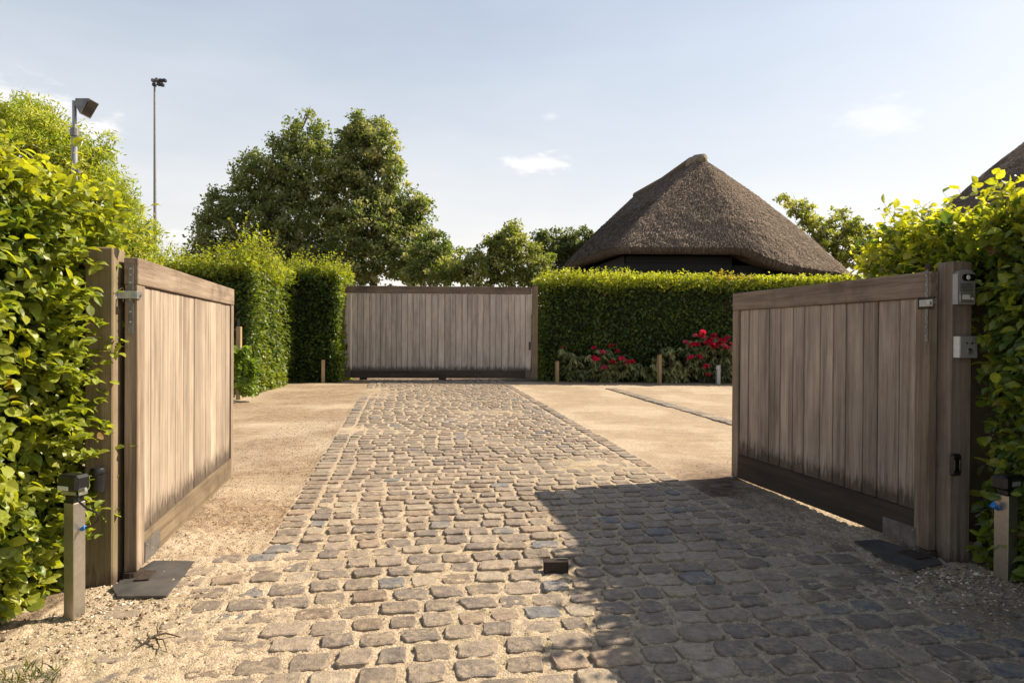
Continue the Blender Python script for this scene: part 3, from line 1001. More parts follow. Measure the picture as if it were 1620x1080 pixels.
# ------------------------------------------------------------------ trees
def tree(name, label, base, lobes, Y, lsize, n_leaf, c1, c2, c3=None, clump=.4, depth=1.0, TV=SL_V, trunk_r=.16, mat='tree_leaf', limbs=True, group=None, spread=1.3, cat='tree'):
    """lobes given as (px, py, rx, ry) seen from the drive, placed at their own depth"""
    root = empty(name, base, label=label, cat=cat, group=group)
    sc_ = Y / F
    areas = np.array([l[2] * l[3] for l in lobes], float); wts = areas ** .85 / (areas ** .85).sum()
    parts = []; cents = []
    for l, wt in zip(lobes, wts):
        yy = Y + (l[4] if len(l) > 4 else rng.uniform(-.25, .25) * depth * 2)
        c = P(l[0], l[1], yy); rx = l[2] * sc_; rz = l[3] * sc_; ry = (rx + rz) / 2 * depth
        cents.append((c, rx, rz))
        nl = int(n_leaf * wt); per = 42; nc = max(3, nl // per)
        d = unit(rng.normal(0, 1, (nc, 3))); rr = rng.uniform(.45, 1, (nc, 1)) ** .5
        cc = c + d * rr * np.array([rx, ry, rz]) * rng.uniform(.65, spread, (nc, 1))
        cs = clump * rng.uniform(.55, 1.3, nc)
        m = nc * per
        q = unit(rng.normal(0, 1, (m, 3))) * (rng.uniform(0, 1, (m, 1)) ** .5)
        q[:, 2] *= .6
        p = np.repeat(cc, per, 0) + q * np.repeat(cs, per)[:, None]
        out_ = np.repeat(d, per, 0)
        no = unit(out_ * .5 + np.array([0, 0, .7]) + rng.normal(0, .5, (m, 3)))
        ti = unit(out_ * .5 + np.array([0, 0, -.3]) + rng.normal(0, .7, (m, 3)))
        kk = np.repeat(rng.uniform(0, 1, nc), per)[:, None] * .6 + rng.uniform(0, 1, (m, 1)) * .4
        col = np.array(c1) * (1 - kk) + np.array(c2) * kk
        if c3 is not None:
            f3 = np.repeat(rng.uniform(0, 1, nc) < .34, per)[:, None] * .75; col = col * (1 - f3) + np.array(c3) * f3
        parts.append(leaves(p, no, ti, lsize * rng.uniform(.6, 1.25, m), col * rng.uniform(.8, 1.2, (m, 1)), TV, SL_T))
        # twigs to the clumps
    cat_mesh('crown', parts, MAT[mat], root, label='leafy crown')
    tr = MB(); b0 = Vector(base)
    top = max(cents, key=lambda q: q[0][2] * 1.0)[0]
    mid = Vector(np.mean([q[0] for q in cents], axis=0))
    fork = Vector((b0.x * .6 + mid.x * .4, b0.y, b0.z + (mid.z - b0.z) * .45))
    rel = lambda v: Vector(v) - b0
    tr.tube([rel(b0), rel(b0.lerp(fork, .5) + Vector((.08, 0, 0))), rel(fork), rel(mid)], [trunk_r, trunk_r * .8, trunk_r * .65, trunk_r * .3], 8)
    tr.build('trunk', MAT['bark'], root, smooth=True)
    if limbs:
        for (c, rx, rz) in cents[:14]:
            c = Vector(c); a = fork.lerp(mid, random.uniform(0, .8)); mm = a.lerp(c, .55) + Vector((random.uniform(-.2, .2), random.uniform(-.2, .2), random.uniform(0, .3)))
            m = MB(); m.tube([rel(a), rel(mm), rel(c)], [trunk_r * .35, trunk_r * .22, trunk_r * .07], 5)
            for _ in range(4):
                e = c + Vector((random.uniform(-1, 1) * rx, random.uniform(-.5, .5) * rx, random.uniform(-.6, 1) * rz)) * .85
                m.tube([rel(mm.lerp(c, .6)), rel(mm.lerp(e, .7)), rel(e)], [trunk_r * .13, trunk_r * .08, .01], 4)
            m.build('limb', MAT['bark'], root)
    return root


GR1, GR2, GR3 = (.08, .12, .038), (.26, .29, .10), (.46, .44, .24)
tree('maple_tree', 'broad dark green maple behind the corner hedge, left half of the tallest pair', (-10.5, 31, .3),
     [(487, 222, 30, 24), (462, 232, 25, 28), (503, 243, 20, 24), (487, 181, 6, 7), (465, 192, 7, 6), (505, 197, 8, 5), (434, 226, 6, 10), (401, 252, 14, 15), (418, 285, 38, 32), (450, 280, 40, 40), (495, 280, 40, 45), (384, 292, 18, 22),
      (370, 325, 36, 30), (345, 330, 24, 28), (405, 350, 55, 45), (460, 350, 60, 55), (500, 360, 50, 60), (350, 375, 38, 35), (325, 398, 24, 22), (328, 352, 12, 14), (420, 410, 60, 45), (480, 420, 60, 40), (305, 412, 16, 12), (365, 415, 40, 30)],
     31, .16, 54000, GR1, GR2, (.32, .33, .17), .36, 1.0, trunk_r=.3)
tree('maple_tree', 'tall rounded maple behind the far gate, right half of the tallest pair', (-6.5, 30.3, .3),
     [(572, 196, 13, 16), (590, 210, 22, 22), (558, 220, 16, 18), (604, 232, 26, 32), (570, 245, 40, 38), (548, 268, 30, 32), (618, 262, 18, 22), (595, 285, 40, 40), (555, 310, 45, 45), (610, 325, 35, 30), (650, 322, 26, 18), (668, 325, 12, 12), (640, 345, 34, 26),
      (663, 348, 12, 10), (590, 360, 55, 45), (545, 375, 45, 50), (640, 385, 38, 38), (600, 415, 55, 36), (650, 420, 40, 30), (540, 425, 50, 32)],
     30.3, .16, 52000, GR1, GR2, GR3, .36, 1.0, trunk_r=.28)
tree('small_tree', 'small rounded green tree at the right foot of the tallest pair', (-3.6, 27, .3),
     [(686, 388, 22, 20), (700, 402, 17, 18), (670, 410, 26, 26), (695, 430, 26, 22), (665, 438, 26, 18)],
     27, .13, 9000, GR1, (.19, .24, .06), GR3, .3, 1.0, spread=1.5, trunk_r=.12)
tree('background_shrub', 'loose yellow-green shrub over the middle of the far gate', (-1.4, 26, .3),
     [(720, 425, 20, 14), (735, 408, 16, 14), (752, 418, 22, 16), (775, 405, 20, 20), (790, 395, 20, 22), (806, 374, 14, 18), (822, 395, 22, 20), (800, 420, 32, 26), (840, 418, 24, 22), (760, 438, 40, 16), (725, 438, 16, 14), (840, 440, 32, 12), (858, 430, 18, 14), (812, 362, 8, 10), (700, 436, 16, 14), (780, 385, 10, 10), (850, 405, 14, 12)],
     26, .14, 15000, (.12, .155, .035), (.30, .32, .09), (.38, .37, .15), .28, 1.0, spread=1.75, trunk_r=.1, cat='shrub')
tree('small_tree', 'grey-green tree peeping out left of the thatched roof', (2.2, 34, .4),
     [(868, 385, 24, 18), (892, 383, 24, 18), (915, 385, 22, 18), (905, 405, 34, 20), (872, 410, 26, 20), (935, 380, 14, 12), (856, 378, 10, 10), (925, 366, 8, 8), (852, 400, 16, 14)],
     34, .16, 9000, (.09, .115, .045), (.22, .25, .10), None, .3, 1.0, spread=1.6, trunk_r=.12)
tree('small_tree', 'airy light green tree behind the right slope of the thatched roof', (16, 33, .4),
     [(1246, 318, 11, 9), (1262, 330, 18, 12), (1280, 345, 20, 14), (1258, 350, 18, 14), (1300, 358, 18, 14), (1330, 362, 18, 14), (1350, 352, 18, 12), (1365, 372, 26, 18), (1325, 385, 34, 20), (1385, 385, 22, 18), (1392, 400, 20, 18), (1350, 405, 40, 22), (1300, 395, 34, 24), (1395, 420, 30, 14), (1328, 338, 8, 8)],
     33, .17, 12000, (.16, .19, .04), (.36, .38, .09), (.42, .40, .14), .3, 1.0, spread=1.8, trunk_r=.12)
tree('small_tree', 'bright small tree between the thatched roof and the right gate post', (13.2, 22, .3),
     [(1425, 380, 18, 16), (1440, 370, 14, 16), (1415, 405, 22, 18), (1450, 395, 22, 24), (1430, 425, 30, 16), (1470, 360, 20, 22), (1480, 400, 30, 30)],
     22, .12, 9000, (.08, .11, .02), (.2, .22, .04), None, .32, 1.0, trunk_r=.08)
tree('willow_shrub', 'tall fine-leaved shrub rising behind the left hedge under the floodlight', (-6, 8.3, 0),
     [(20, 195, 45, 38), (65, 212, 42, 36), (-30, 220, 60, 50), (100, 238, 36, 36), (40, 250, 70, 50), (135, 268, 36, 36), (165, 300, 36, 36), (185, 335, 34, 34), (205, 370, 34, 34), (120, 320, 60, 60), (150, 380, 60, 60), (218, 398, 32, 30), (165, 235, 10, 18), (45, 165, 12, 12)],
     8.3, .07, 48000, (.15, .22, .035), (.38, .43, .06), (.45, .45, .09), .17, .8, TV=NL_V, trunk_r=.07, cat='shrub', mat='far_leaf')
# low green plant by the corner hedge
tree('hydrangea_shrub', 'low fresh green shrub peeping out behind the left gate leaf', (-5.4, 12.6, .15),
     [(380, 565, 12, 14), (388, 585, 13, 20), (375, 600, 16, 20), (384, 612, 13, 10)], 12.6, .11, 1800, (.08, .14, .02), (.19, .26, .04), None, .13, 1.0, trunk_r=.02, limbs=False, cat='shrub', mat='far_leaf')
# far-off line of greenery closing the horizon
root = empty('distant_treeline', (0, 70, .4), kind='stuff')
root['label'] = 'far-off belt of trees beyond the yard'
N = 26000
xx = rng.uniform(-95, 95, N); hh = 2.4 + 3.0 * fbm(xx, xx * 0, .12, 4, 4); zz = rng.uniform(0, 1, N) ** .7 * hh + .3
pp = np.stack([xx, 70 + rng.normal(0, 1.2, N), zz], 1)
nn_ = unit(np.stack([rng.normal(0, .5, N), -np.ones(N) * .5 + rng.normal(0, .4, N), np.ones(N) * .7], 1)); tt = unit(rng.normal(0, 1, (N, 3)))
k = rng.uniform(0, 1, (N, 1))
o = cat_mesh('foliage', [leaves(pp, nn_, tt, rng.uniform(.4, .8, N), np.array([.035, .055, .018]) * (1 - k) + np.array([.09, .12, .04]) * k, SL_V, SL_T)], MAT['tree_leaf'], root)


# ------------------------------------------------------------------ gates
def steel_strap(root, x0, x1, y0, y1, z0, z1, axis, bolts, side):
    MB().box(x0, x1, y0, y1, z0, z1, .002).build('hinge_strap', MAT['dull_steel'], root)


def gate_leaf(label, base, direction, length, H, side, mats, nb, seed, foot_h=.19, top_h=.158, thick=.07, stile=.13, far_stile=.10, shoe=None):
    """local x runs from the hinge along the leaf; side is the local y sign of the face seen"""
    ang = math.atan2(direction[1], direction[0])
    r = empty('driveway_gate', base, ang, label, 'gate')
    rr = random.Random(seed)
    y0, y1 = (-thick, 0) if side > 0 else (0, thick)          # visible face lies on y = 0
    bw, rl, ft, stl = mats
    MB().box(0, stile, y0, y1, 0, H - top_h - .002, .004).build('hinge_stile', MAT[stl], r)
    MB().box(length - far_stile, length, y0, y1, 0, H - top_h - .002, .004).build('end_stile', MAT[stl], r)
    MB().box(0, length, y0 - .004, y1 + .004, H - top_h, H, .005).build('top_rail', MAT[rl], r)
    MB().box(stile + .002, length - far_stile - .002, y0 + .002, y1 - .002, 0, foot_h, .005).build('bottom_rail', MAT[ft], r)
    a, b = stile + .003, length - far_stile - .003
    ws = [rr.uniform(.8, 1.2) for _ in range(nb)]; s = sum(ws); x = a
    inset = .016
    yb0, yb1 = (y0 + inset, y1 - inset)
    for k in range(nb):
        wd = (b - a) * ws[k] / s
        dy = rr.uniform(-.0025, .0025)
        tb = yb0 + .004 if side > 0 else yb1 - .010
        MB().box(x + .0055, x + wd - .0055, yb0 + dy, yb1 + dy, foot_h + .002, H - top_h - .003, .005).box(x + wd - .008, x + wd + .005, tb, tb + .006, foot_h + .003, H - top_h - .004).build('board', MAT[bw], r)
        x += wd
    return r, y0, y1


ld = np.array([-2.762 + 2.201, 6.587 - 3.901]); LL = float(np.linalg.norm(ld))
lg, ya, yb = gate_leaf('open wooden gate leaf on the left with its board face lit by the sun', (-2.201, 3.901, .05), ld, LL, 1.848, -1,
                       ('gate_board_wood', 'gate_rail_wood', 'gate_foot_wood', 'gate_stile_wood'), 14, 3)
# hinge strap on the end face, clamp and shoe plate
MB().box(-.006, -.001, .022, .050, 1.40, 1.80, .001).build('hinge_strap', MAT['dull_steel'], lg)
for z in (1.47, 1.53, 1.60, 1.70, 1.745, 1.78):
    MB().tube([(-.005, .036, z), (-.012, .036, z)], .006, 8).build('bolt', MAT['galvanised_steel'], lg)
c = MB(); c.box(-.03, .03, -.010, -.005, 1.605, 1.65, .002); c.box(-.034, -.029, -.010, .10, 1.605, 1.65, .002); c.tube([(-.034, .11, 1.60), (-.034, .11, 1.655)], .017, 12); c.tube([(.01, -.01, 1.628), (.01, -.02, 1.628)], .010, 10)
c = c.build('hinge_clamp', MAT['galvanised_steel'], lg)
c = MB().box(-.016, .055, .0705, .082, 1.585, 1.675, .003).build('hinge_bracket', MAT['rust_iron'], lg)
MB().box(.13, .42, -.005, -.0015, .01, .135, .002).build('shoe_plate', MAT['dull_steel'], lg)
for (x_, z_) in ((.16, .11), (.39, .115), (.27, .05), (.385, .03)):
    MB().tube([(x_, -.004, z_), (x_, -.010, z_)], .007, 8).build('bolt', MAT['galvanised_steel'], lg)
MB().tube([(.035, .035, -.045), (.035, .035, .0)], [.06, .055], 16).build('pivot_ring', MAT['rust_iron'], lg)
rd = np.array([2.239 - 2.762, 6.74 - 4.385]); RL = float(np.linalg.norm(rd))
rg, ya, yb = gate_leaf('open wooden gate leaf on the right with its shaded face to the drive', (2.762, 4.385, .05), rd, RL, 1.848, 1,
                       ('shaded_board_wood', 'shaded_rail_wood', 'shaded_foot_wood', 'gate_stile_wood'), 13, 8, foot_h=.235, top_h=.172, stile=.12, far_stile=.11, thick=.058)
MB().box(.012, .036, .0045, .0085, 1.38, 1.86, .001).build('hinge_strap', MAT['dull_steel'], rg)
MB().box(.002, .046, -.01, .0045, 1.858, 1.90, .004).build('strap_cap', MAT['rust_iron'], rg)
for z in (1.42, 1.48, 1.54, 1.70, 1.76, 1.82):
    MB().tube([(.024, .008, z), (.024, .013, z)], .005, 8).build('bolt', MAT['galvanised_steel'], rg)
c = MB(); c.box(-.03, .075, .009, .017, 1.615, 1.662, .002); c.tube([(-.012, -.02, 1.638), (-.012, .028, 1.638)], .013, 10)
c.build('hinge_clamp', MAT['galvanised_steel'], rg)
c = MB(); c.box(.066, .092, .004, .012, 1.60, 1.678, .003); c.box(-.04, .092, .004, .012, 1.665, 1.678, .002); c.box(-.04, .092, .004, .012, 1.60, 1.612, .002); c.build('hinge_bracket', MAT['rust_iron'], rg)
MB().box(.10, .39, .0005, .004, -.012, .125, .002).build('shoe_plate', MAT['dull_steel'], rg)
for (x_, z_) in ((.12, .105), (.36, .10), (.24, .05), (.21, .008)):
    MB().tube([(x_, .003, z_), (x_, .009, z_)], .007, 8).build('bolt', MAT['galvanised_steel'], rg)
MB().tube([(.03, -.03, -.05), (.03, -.03, .0)], [.055, .05], 14).build('pivot_ring', MAT['rust_iron'], rg)

# posts of the near gate
def post(label, corner, wdir, width, depth, z0, z1, mat, flip=False, name='gate_post'):
    """corner: front corner nearest the drive; wdir: +1 post lies to its right, -1 to its left"""
    a = math.atan(.162)
    r = empty(name, (corner[0], corner[1], z0), a, label, 'gate post')
    x0, x1 = (0, width) if wdir > 0 else (-width, 0)
    MB().box(x0, x1, 0, depth, 0, z1 - z0, .008).build('shaft', MAT[mat], r)
    return r


lp = post('mossy oak gate post half hidden by the left hedge', (-2.285, 3.80), -1, .15, .17, -.03, 1.945, 'post_wood')
rp = post('weathered gate post on the right carrying the intercom', (2.845, 4.30), 1, .155, .13, -.03, 1.955, 'grey_post_wood')

# intercom, key switch and sensors on the right post; local frame of the post front
PA = math.atan(.162)


def on_post(name, label, cat, corner, off, z):
    x = corner[0] + math.cos(PA) * off; y = corner[1] + math.sin(PA) * off
    return empty(name, (x, y, z), PA, label, cat)


ic = on_post('intercom', 'grey door intercom with round camera eye and call button, high on right gate post', 'intercom', (2.845, 4.30), .005, 1.675)
W_, H_ = .128, .225
pts = [(0, 0), (W_, 0), (W_, H_ - .03), (W_ * .8, H_ - .01), (W_ * .5, H_), (W_ * .2, H_ - .01), (0, H_ - .03)]
bm = MB(); v = [bm.bm.verts.new((p[0], -.001, p[1])) for p in pts]; v2 = [bm.bm.verts.new((p[0], -.042, p[1])) for p in pts]
bm.bm.faces.new(v); bm.bm.faces.new(v2[::-1])
for i in range(7): bm.bm.faces.new((v[i], v[(i + 1) % 7], v2[(i + 1) % 7], v2[i]))
bm.build('housing', MAT['grey_enamel'], ic)
MB().box(.014, W_ - .014, -.046, -.0425, .012, .072, .002).build('lower_panel', MAT['galvanised_steel'], ic)
MB().box(.030, .088, -.049, -.0465, .030, .062, .001).build('name_plate', MAT['lamp_white'], ic)
MB().tube([(.103, -.046, .036), (.103, -.052, .036)], .008, 12).build('call_button', MAT['lamp_white'], ic)
e = MB()
e.tube([(.052, -.042, .172), (.052, -.052, .172)], .022, 18); e.box(.052, .100, -.052, -.0425, .150, .194, .004); e.tube([(.100, -.042, .172), (.100, -.052, .172)], .022, 18)
e.build('camera_window', MAT['glass_black'], ic)
MB().tube([(.068, -.0525, .172), (.068, -.058, .172)], [.016, .010], 16).build('lens', MAT['lamp_white'], ic)
for k in range(6):
    MB().box(.018, W_ - .018, -.0455, -.0425, .082 + k * .0095, .0855 + k * .0095).build('speaker_slot', MAT['dark_panel'], ic)
kb = on_post('key_switch', 'small pale metal key switch box below the intercom on right gate post', 'switch', (2.845, 4.30), .018, 1.33)
MB().box(0, .128, -.052, -.001, 0, .14, .003).build('box', MAT['grey_enamel'], kb)
MB().box(-.003, .0, -.05, -.002, .002, .138).build('side_plate', MAT['lamp_white'], kb)
for x_ in (.048, .088): MB().tube([(x_, -.052, .096), (x_, -.055, .096)], .006, 10).build('indicator', MAT['glass_black'], kb)
MB().tube([(.07, -.052, .038), (.07, -.060, .038)], .017, 14).build('key_cylinder', MAT['galvanised_steel'], kb)
MB().tube([(.07, -.052, .052), (.07, -.060, .052)], .011, 14).build('key_slot', MAT['glass_black'], kb)
ps = on_post('photocell_sensor', 'black oblong gate sensor low on the right gate post', 'sensor', (2.845, 4.30), -.012, .57)
MB().box(0, .075, -.035, -.001, 0, .14, .012).build('housing', MAT['black_plastic'], ps)
MB().box(.012, .052, -.038, -.0355, .03, .11, .006).build('lens', MAT['glass_black'], ps)
p = P(155, 777, 3.74)
pl = empty('photocell_sensor', (p[0], p[1], p[2]), PA, 'black cylindrical sensor on the left gate post beside the spotlight', 'sensor')
MB().tube([(0, 0, 0), (0, 0, .10), (0, 0, .12), (0, 0, .135)], [.034, .040, .040, .034], 20).build('housing', MAT['black_plastic'], pl, smooth=True)
MB().tube([(0, 0, .102), (0, 0, .106)], .042, 20).build('collar', MAT['glass_black'], pl)
MB().box(-.02, .02, .03, .055, .02, .11, .003).build('bracket', MAT['black_plastic'], pl)

# far gate, closed
fl = np.array([-4.545, 18.06]); fr_ = np.array([.53, 18.2]); fd = fr_ - fl; FL = float(np.linalg.norm(fd))
a = math.atan2(fd[1], fd[0])
fg = empty('driveway_gate', (fl[0], fl[1], .30), a, 'wide closed wooden gate at the far end of the cobbled drive', 'gate')
H = 2.50
MB().box(0, FL, -.04, .05, H - .19, H, .008).build('top_rail', MAT['shaded_rail_wood'], fg)
MB().box(0, .16, -.03, .05, 0, H - .193, .006).build('stile', MAT['far_board_wood'], fg)
MB().box(FL - .16, FL, -.03, .05, 0, H - .193, .006).build('stile', MAT['far_board_wood'], fg)
MB().box(.163, FL - .163, -.035, .05, 0, .20, .006).build('bottom_rail', MAT['shaded_foot_wood'], fg)
ws = [random.uniform(.75, 1.2) for _ in range(30)]; x = .163; tot = sum(ws)
for wd in ws:
    wd = wd / tot * (FL - .326)
    dy = random.uniform(-.004, .004)
    MB().box(x + .007, x + wd - .007, -.014 + dy, .02 + dy, .202, H - .193, .008).box(x + wd - .008, x + wd + .0065, .012, .018, .203, H - .194).build('board', MAT['far_board_wood'], fg); x += wd
for x_ in (.4, 2.55): MB().box(x_, x_ + .2, -.03, .03, -.06, -.001, .004).build('ground_stop', MAT['rust_iron'], fg)
MB().box(.02, .07, -.05, -.031, .75, .92, .004).build('latch', MAT['black_plastic'], fg)
MB().box(FL - .07, FL - .02, -.05, -.031, .78, 1.0, .004).build('latch', MAT['black_plastic'], fg)
for (x_, lab) in ((FL + .01, 'dark post at the right end of the far gate'), (-.18, 'post at the left end of the far gate against the hedge block')):
    q = fl + fd / FL * x_
    r = empty('gate_post', (q[0], q[1], .2), a, lab, 'gate post')
    MB().box(0, .16, -.1, .1, 0, 2.62, .008).build('shaft', MAT['post_wood'], r)
    MB().box(.006, .154, -.094, .094, 2.62, 2.65, .012).build('top', MAT['post_wood'], r)


# plates over the gate motors
def ground_plate(label, poly, z, extra):
    c = np.mean(poly, axis=0)
    r = empty('motor_cover_plate', (c[0], c[1], z), 0, label, 'steel plate')
    MB().prism([(p[0] - c[0], p[1] - c[1]) for p in poly], 0, .012).build('plate', MAT['plate_steel'], r)
    MB().prism([(p[0] - c[0], p[1] - c[1]) for p in extra], .0125, .022).build('hinge_cover', MAT['rust_iron'], r)
    return r


ground_plate('dark steel cover plate set in the sand under the left gate leaf', plate_l, .008, [G(*q)[:2] for q in ((212, 926), (235, 924), (247, 909), (228, 909))])
ground_plate('dark steel cover plate set in the cobbles under the right gate leaf', plate_r, .009, [G(*q)[:2] for q in ((1420, 877), (1450, 889), (1474, 886), (1440, 873))])

# little stop block in the middle of the drive
p = G(880, 906)
gs = empty('gate_stop', (p[0], p[1], 0), .05, 'small rusty steel gate stop standing in the middle of the cobbles', 'gate stop')
b = MB(); b.box(-.075, .075, -.004, .002, -.01, .066, .001); b.box(-.075, -.069, -.004, .055, -.01, .066, .001); b.box(.069, .075, -.004, .055, -.01, .066, .001); b.box(-.075, .075, -.006, .057, .064, .071, .0015)
b.build('bracket', MAT['rust_iron'], gs)
b = MB()
for k in range(7): b.box(-.05 + k * .013, -.04 + k * .014, -.014, -.004, -.005, random.uniform(.006, .02), .002)
b.build('rust_crumbs', MAT['rust_iron'], gs)


# ------------------------------------------------------------------ bollards
def bollard(label, base, hgt, wd, rz, mat, cap, name='bollard_light'):
    r = empty(name, (base[0], base[1], base[2]), rz, label, 'bollard', )
    h = wd / 2
    MB().box(-h, h, -h, h, -.03, hgt, .003).build('post', MAT[mat], r)
    if cap == 'spike':
        MB().tube([(0, 0, hgt), (0, 0, hgt + .03)], .025, 10).build('neck', MAT['black_plastic'], r)
        b = MB(); b.tube([(0, 0, hgt + .031), (0, 0, hgt + .06), (0, 0, hgt + .085)], [.035, .085, .03], 14); b.build('lamp_head', MAT['black_plastic'], r)
    return r


b1 = G(118, 978)
bl = bollard('brushed steel bollard by the left hedge with a black spotlight and cable on top', (b1[0], b1[1], b1[2]), .60, .068, -.30, 'brushed_steel', None)
s = MB(); s.box(-.066, .070, -.050, .035, .660, .745, .014); s.build('spotlight_body', MAT['black_plastic'], bl)
MB().box(-.05, .055, -.03, .03, .637, .664, .004).build('spotlight_bracket', MAT['galvanised_steel'], bl)
MB().box(-.05, .02, -.055, -.051, .668, .690, .001).build('label_plate', MAT['lamp_white'], bl)
MB().box(-.03, .03, -.03, .03, .6005, .636, .003).build('neck', MAT['black_plastic'], bl)
MB().tube([(.07, -.03, .665), (.1, -.02, .675)], .012, 8).build('clamp_screw', MAT['galvanised_steel'], bl)
MB().tube([(.05, -.03, .665), (.08, -.045, .62), (.13, -.04, .585), (.165, -.02, .565), (.16, 0, .53), (.12, .01, .495), (.085, .012, .475), (.048, 0, .47)], .0055, 7).build('cable', MAT['black_plastic'], bl, smooth=True)
MB().tube([(.065, .005, .475), (.045, 0, .462)], .011, 8).build('cable_connector', MAT['blue_plastic'], bl)
b2 = G(1590, 916)
br = bollard('brushed steel bollard by the shaded right hedge with a blue plug behind it', (b2[0], b2[1], b2[2]), .515, .085, .35, 'brushed_steel', None)
MB().box(-.03, .03, -.03, .03, .516, .545, .003).build('neck', MAT['black_plastic'], br)
MB().box(-.07, .11, -.045, .05, .546, .635, .015).build('spotlight_body', MAT['black_plastic'], br)
MB().box(-.015, .055, -.049, -.046, .572, .60, .001).build('label_plate', MAT['grey_enamel'], br)
MB().tube([(-.05, .01, .43), (-.085, .015, .455), (-.1, .02, .44)], [.014, .02, .012], 8).build('cable_connector', MAT['blue_plastic'], br)
for (px, py, hp, lab, mt, cap) in ((511, 605, 36, 'slender wooden bollard in front of the hedge block left of the far gate', 'stake_wood', None),
                          (881, 605, 34, 'slim bollard light beside the right end of the far gate', 'stake_wood', 'spike'),
                          (1043, 607, 46, 'slim bollard light between the two rhododendron clumps', 'stake_wood', 'spike')):
    q = G(px, py); bollard(lab, (q[0], q[1], q[2]), hp * q[1] / F, .085, .4, mt, cap)
q = G(1136, 607)
r = empty('utility_post', (q[0], q[1], q[2]), .2, 'short grey plastic post in front of the right rhododendron', 'post')
MB().box(-.05, .05, -.04, .04, -.02, .5, .006).build('post', MAT['grey_enamel'], r)
MB().box(-.08, .04, -.05, -.041, .38, .47, .004).build('box', MAT['grey_enamel'], r)
q = np.array(P(378, 575, 13.3)); 
r = empty('garden_stake', (q[0], 13.3, .15), 0, 'thin wooden stake in front of the corner hedge', 'stake')
MB().box(-.045, .045, -.04, .04, 0, 1.46, .004).build('stake', MAT['stake_wood'], r)
MB().box(-.03, .01, -.04, .0, 1.461, 1.62, .004).build('tip', MAT['black_plastic'], r)

# ------------------------------------------------------------------ rhododendrons
RH_V = np.array([(0, 0, 0), (-.13, .35, .03), (-.11, .75, -.02), (0, 1, -.12), (.11, .75, -.02), (.13, .35, .03), (0, .5, -.01)])
RH_T = np.array([(0, 6, 1), (1, 6, 2), (2, 6, 3), (3, 6, 4), (4, 6, 5), (5, 6, 0)])


def blossom_mesh(tint):
    n = 46
    d = unit(rng.normal(0, 1, (n, 3))); d[:, 2] = np.abs(d[:, 2]) * .9 - .15
    p = d * .045
    V, T, C = leaves(p, unit(rng.normal(0, 1, (n, 3))), d, rng.uniform(.05, .085, n), np.array(tint) * rng.uniform(.6, 1.25, (n, 1)), np.array([(0, 0, 0), (-.45, .6, .1), (0, 1, .2), (.45, .6, .1)]), SL_T)
    me = np_mesh('blossom', V, T, C); me.materials.append(MAT['petal']); return me


blos = [blossom_mesh(c) for c in ((.55, .015, .06), (.7, .03, .11), (.42, .01, .05), (.66, .10, .20), (.50, .02, .10))]


def rhodo(label, center, lobes, n_whorl, flowers, c1, c2, Y=17.35):
    root = empty('rhododendron', (center, Y, .22), label=label, cat='shrub')
    parts = []; tips = []
    areas = np.array([l[2] * l[3] for l in lobes], float); areas /= areas.sum()
    for l, wt in zip(lobes, areas):
        k = max(4, int(n_whorl * wt)); c = P(l[0], l[1], Y); s = Y / F
        d = unit(rng.normal(0, 1, (k, 3)))
        cc = c + d * rng.uniform(.3, 1, (k, 1)) ** .5 * np.array([l[2] * s, l[3] * s * .6, l[3] * s]); tips.append(cc)
    tips = np.concatenate(tips); m = len(tips); per = 9
    a = (np.arange(per)[None] / per * 6.283 + rng.uniform(0, 6.28, (m, 1))).ravel()
    drop = rng.uniform(-1.9, -.3, m * per)
    ti = unit(np.stack([np.cos(a), np.sin(a), drop], 1)); no = unit(np.stack([-np.cos(a) * drop * .8, -np.sin(a) * drop * .8, np.ones(m * per)], 1) * np.array([-1, -1, 1]))
    k = np.repeat(rng.uniform(0, 1, m), per)[:, None]
    parts.append(leaves(np.repeat(tips, per, 0), no, ti, rng.uniform(.13, .24, m * per), (np.array(c1) * (1 - k) + np.array(c2) * k) * rng.uniform(.8, 1.2, (m * per, 1)), RH_V, RH_T))
    cat_mesh('foliage', parts, MAT['rhododendron_leaf'], root)
    st = []
    for t_ in tips[::3]:
        g = np.array([center + (t_[0] - center) * .45, Y + .05, .24]); st.append((g, g * .5 + t_ * .5 + np.array([0, 0, -.06]), t_))
    stem_mesh('branches', st, .016, root, 'bark')
    for (px, py, r_) in flowers:
        q = P(px, py, Y - .34 + rng.uniform(-.1, .1)) - np.array(root.location)
        o = bpy.data.objects.new('blossom', blos[rng.integers(5)]); COL.objects.link(o); o.parent = root; o.location = q
        s = r_ / 9.4; o.scale = (s, s, s); o.rotation_euler = (rng.uniform(-.4, .4), rng.uniform(-.4, .4), rng.uniform(0, 6))
    return root


